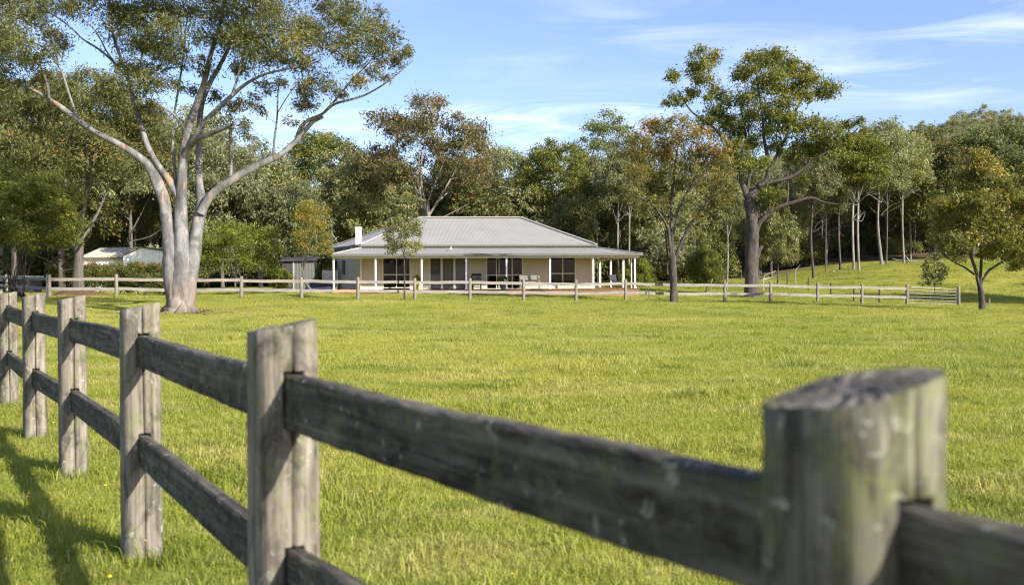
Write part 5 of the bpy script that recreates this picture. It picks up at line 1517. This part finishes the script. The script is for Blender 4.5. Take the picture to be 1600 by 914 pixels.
def scatter_grass(name, y0, y1, dens, protos, label, seed, s0=.75, s1=1.25, ptall=.06):
    rs = np.random.RandomState(seed)
    x_ext = .56 * y1 + 5
    N_ = int(dens * (y1 - y0) * 2 * x_ext)
    x = rs.uniform(-x_ext, x_ext, N_); y = rs.uniform(y0, y1, N_)
    k = np.abs(x) < .56 * y + 4.5
    if y0 > 10:   # keep the gum's bare foot clear
        k &= np.hypot(x - GUM_BASE.x, y - GUM_BASE.y) > 1.1
    k &= ~((x > -11.2) & (x < 8.5) & (y > 60.3 + (x + 10.7) * .135))
    x, y = x[k], y[k]
    n_ = len(x); w = rs.randint(0, 5, n_)
    cl = np.sin(x * 1.9 + 2 * np.sin(y * .8)) * np.sin(y * 1.3 + 1.5 * np.sin(x * .6))
    w[(rs.rand(n_) < ptall * (1 + 2.5 * (cl > .55)))] = 5
    s_ = rs.uniform(s0, s1, n_) * (1 + .22 * cl)
    return scatter(name, np.stack([x, y, ground(x, y)], 1), rs.uniform(0, 6.28, n_), s_, w, protos, None, label, 'grass')
scatter_grass('near_grass', 0.8, 15, 95, nearp, 'short pasture grass under and just behind the near fence', 1)
scatter_grass('paddock_grass', 15, 66, 17, midp, 'short yellow-green pasture grass filling the paddock', 2)
# dandelions dotted through the near grass
V, F3, T = [], [], []
rs = np.random.RandomState(66)
for i in range(70):
    y = rs.uniform(3.2, 16); x = rs.uniform(-.5, .5) * y; z = gz(x, y) + rs.uniform(.05, .11); b_ = len(V); r_ = rs.uniform(.009, .017)
    V.append((x, y, z + .006))
    for k in range(9): V.append((x + r_ * math.cos(k * .698), y + r_ * math.sin(k * .698), z + rs.uniform(-.003, .004)))
    for k in range(9): F3.append((b_, b_ + 1 + k, b_ + 1 + (k + 1) % 9))
tag(link('dandelions', mesh_np('dandelions', np.array(V), None, np.array(F3), M['flower_yellow'])), 'tiny yellow dandelion heads scattered in the near grass', 'flowers', None, 'stuff')

rs = np.random.RandomState(91); V, F4, T = [], [], []
for i in range(900):
    a = rs.uniform(0, 6.283); q = 0.55 + abs(rs.normal(0, 0.9)); x, y = GUM_BASE.x + q * math.cos(a) * 1.3, GUM_BASE.y + q * math.sin(a)
    z = gz(x, y) + rs.uniform(.01, .05); l = rs.uniform(.06, .30) if rs.rand() < .3 else rs.uniform(.04, .12); w = l * rs.uniform(.15, .3); h = rs.uniform(0, 6.283); dx_, dy_ = math.cos(h) * l / 2, math.sin(h) * l / 2
    px_, py_ = -math.sin(h) * w / 2, math.cos(h) * w / 2; b_ = len(V); t_ = rs.uniform(-.03, .05)
    V += [(x - dx_ - px_, y - dy_ - py_, z), (x + dx_ - px_, y + dy_ - py_, z + t_), (x + dx_ + px_, y + dy_ + py_, z + t_ + .01), (x - dx_ + px_, y - dy_ + py_, z + .01)]
    F4.append((b_, b_ + 1, b_ + 2, b_ + 3)); T.append(rs.rand())
M['litter'] = leaf_mat('litter', [(0.0, (0.06, 0.04, 0.025)), (0.6, (0.16, 0.11, 0.07)), (1.0, (0.30, 0.24, 0.17))], trans=0.1)
tag(link('bark_litter', mesh_np('bark_litter', np.array(V), np.array(F4), None, M['litter'], False, T)), 'fallen bark strips and brown leaves round the foot of the big gum', 'litter', None, 'stuff')

# longer grass the mower misses: round the near posts and along the far fence
rs = np.random.RandomState(19); P_, S_ = [], []
for (x, y) in POSTS[1:]:
    for i in range(16):
        a = rs.uniform(0, 6.283); q = rs.uniform(.11, .22); P_.append((x + q * math.cos(a), y + q * math.sin(a), gz(x, y))); S_.append(rs.uniform(.45, .95))
scatter('post_grass', P_, rs.uniform(0, 6.28, len(P_)), S_, rs.choice([0, 1, 2, 5], len(P_)), nearp, None, 'longer grass round the feet of the near fence posts', 'grass')
P_, S_ = [], []
for i in range(len(fp) - 1):
    for k in range(26):
        q = fp[i] + (fp[i + 1] - fp[i]) * rs.rand(); x, y = q.x + rs.normal(0, .15), q.y + rs.normal(0, .18)
        P_.append((x, y, gz(x, y))); S_.append(rs.uniform(.7, 1.9))
scatter('fence_grass', P_, rs.uniform(0, 6.28, len(P_)), S_, rs.choice([0, 3, 5, 5], len(P_)), midp, None, 'longer grass along the foot of the far rail fence', 'grass')

def slope_grass():
    rs = np.random.RandomState(23); n_ = 12000
    x = rs.uniform(5, 66, n_); y = rs.uniform(66, 104, n_)
    k = (x < .56 * y + 2) & (y < 84 + 16 * sstep(14, 26, x) + 4)
    x, y = x[k], y[k]; w = rs.randint(0, 6, len(x))
    cl = np.sin(x * .9 + 2 * np.sin(y * .5)) * np.sin(y * .8 + np.sin(x * .4))
    scatter('slope_grass', np.stack([x, y, ground(x, y)], 1), rs.uniform(0, 6.28, len(x)), rs.uniform(1.0, 1.7, len(x)) * (1 + .35 * cl), w, midp, None, 'pasture grass on the far slope below the wood', 'grass')
slope_grass()
def fallen(px, Y, rz, L, label):
    T = Tree(int(px)); b_ = base(px, Y); c_, s_ = math.cos(rz), math.sin(rz)
    T.limb([(0, 0, .08), (c_ * L * .4, s_ * L * .4, .16), (c_ * L * .75, s_ * L * .75 + .2, .3), (c_ * L, s_ * L, .5)], [.12, .10, .07, .02], 4)
    T.limb([(c_ * L * .4, s_ * L * .4, .16), (c_ * L * .55, s_ * L * .55 - .5, .5), (c_ * L * .7, s_ * L * .6 - .8, .8)], [.07, .05, .015], 4)
    T.limb([(c_ * L * .7, s_ * L * .7 + .15, .28), (c_ * L * .8, s_ * L * .8 + .6, .2)], [.05, .012], 3)
    tag(link('fallen_branch', T.bark_mesh('fallen_branch', M['dead_wood']), None, b_), label, 'dead wood')
fallen(1300, 97, .3, 3.2, 'grey fallen branch at the foot of the row of slope trees')
fallen(1440, 101, 2.6, 2.8, 'grey fallen branch at the wood edge above the sapling')
fallen(1170, 92, .1, 2.6, 'grey fallen branch in the grass left of the low bushy tree')
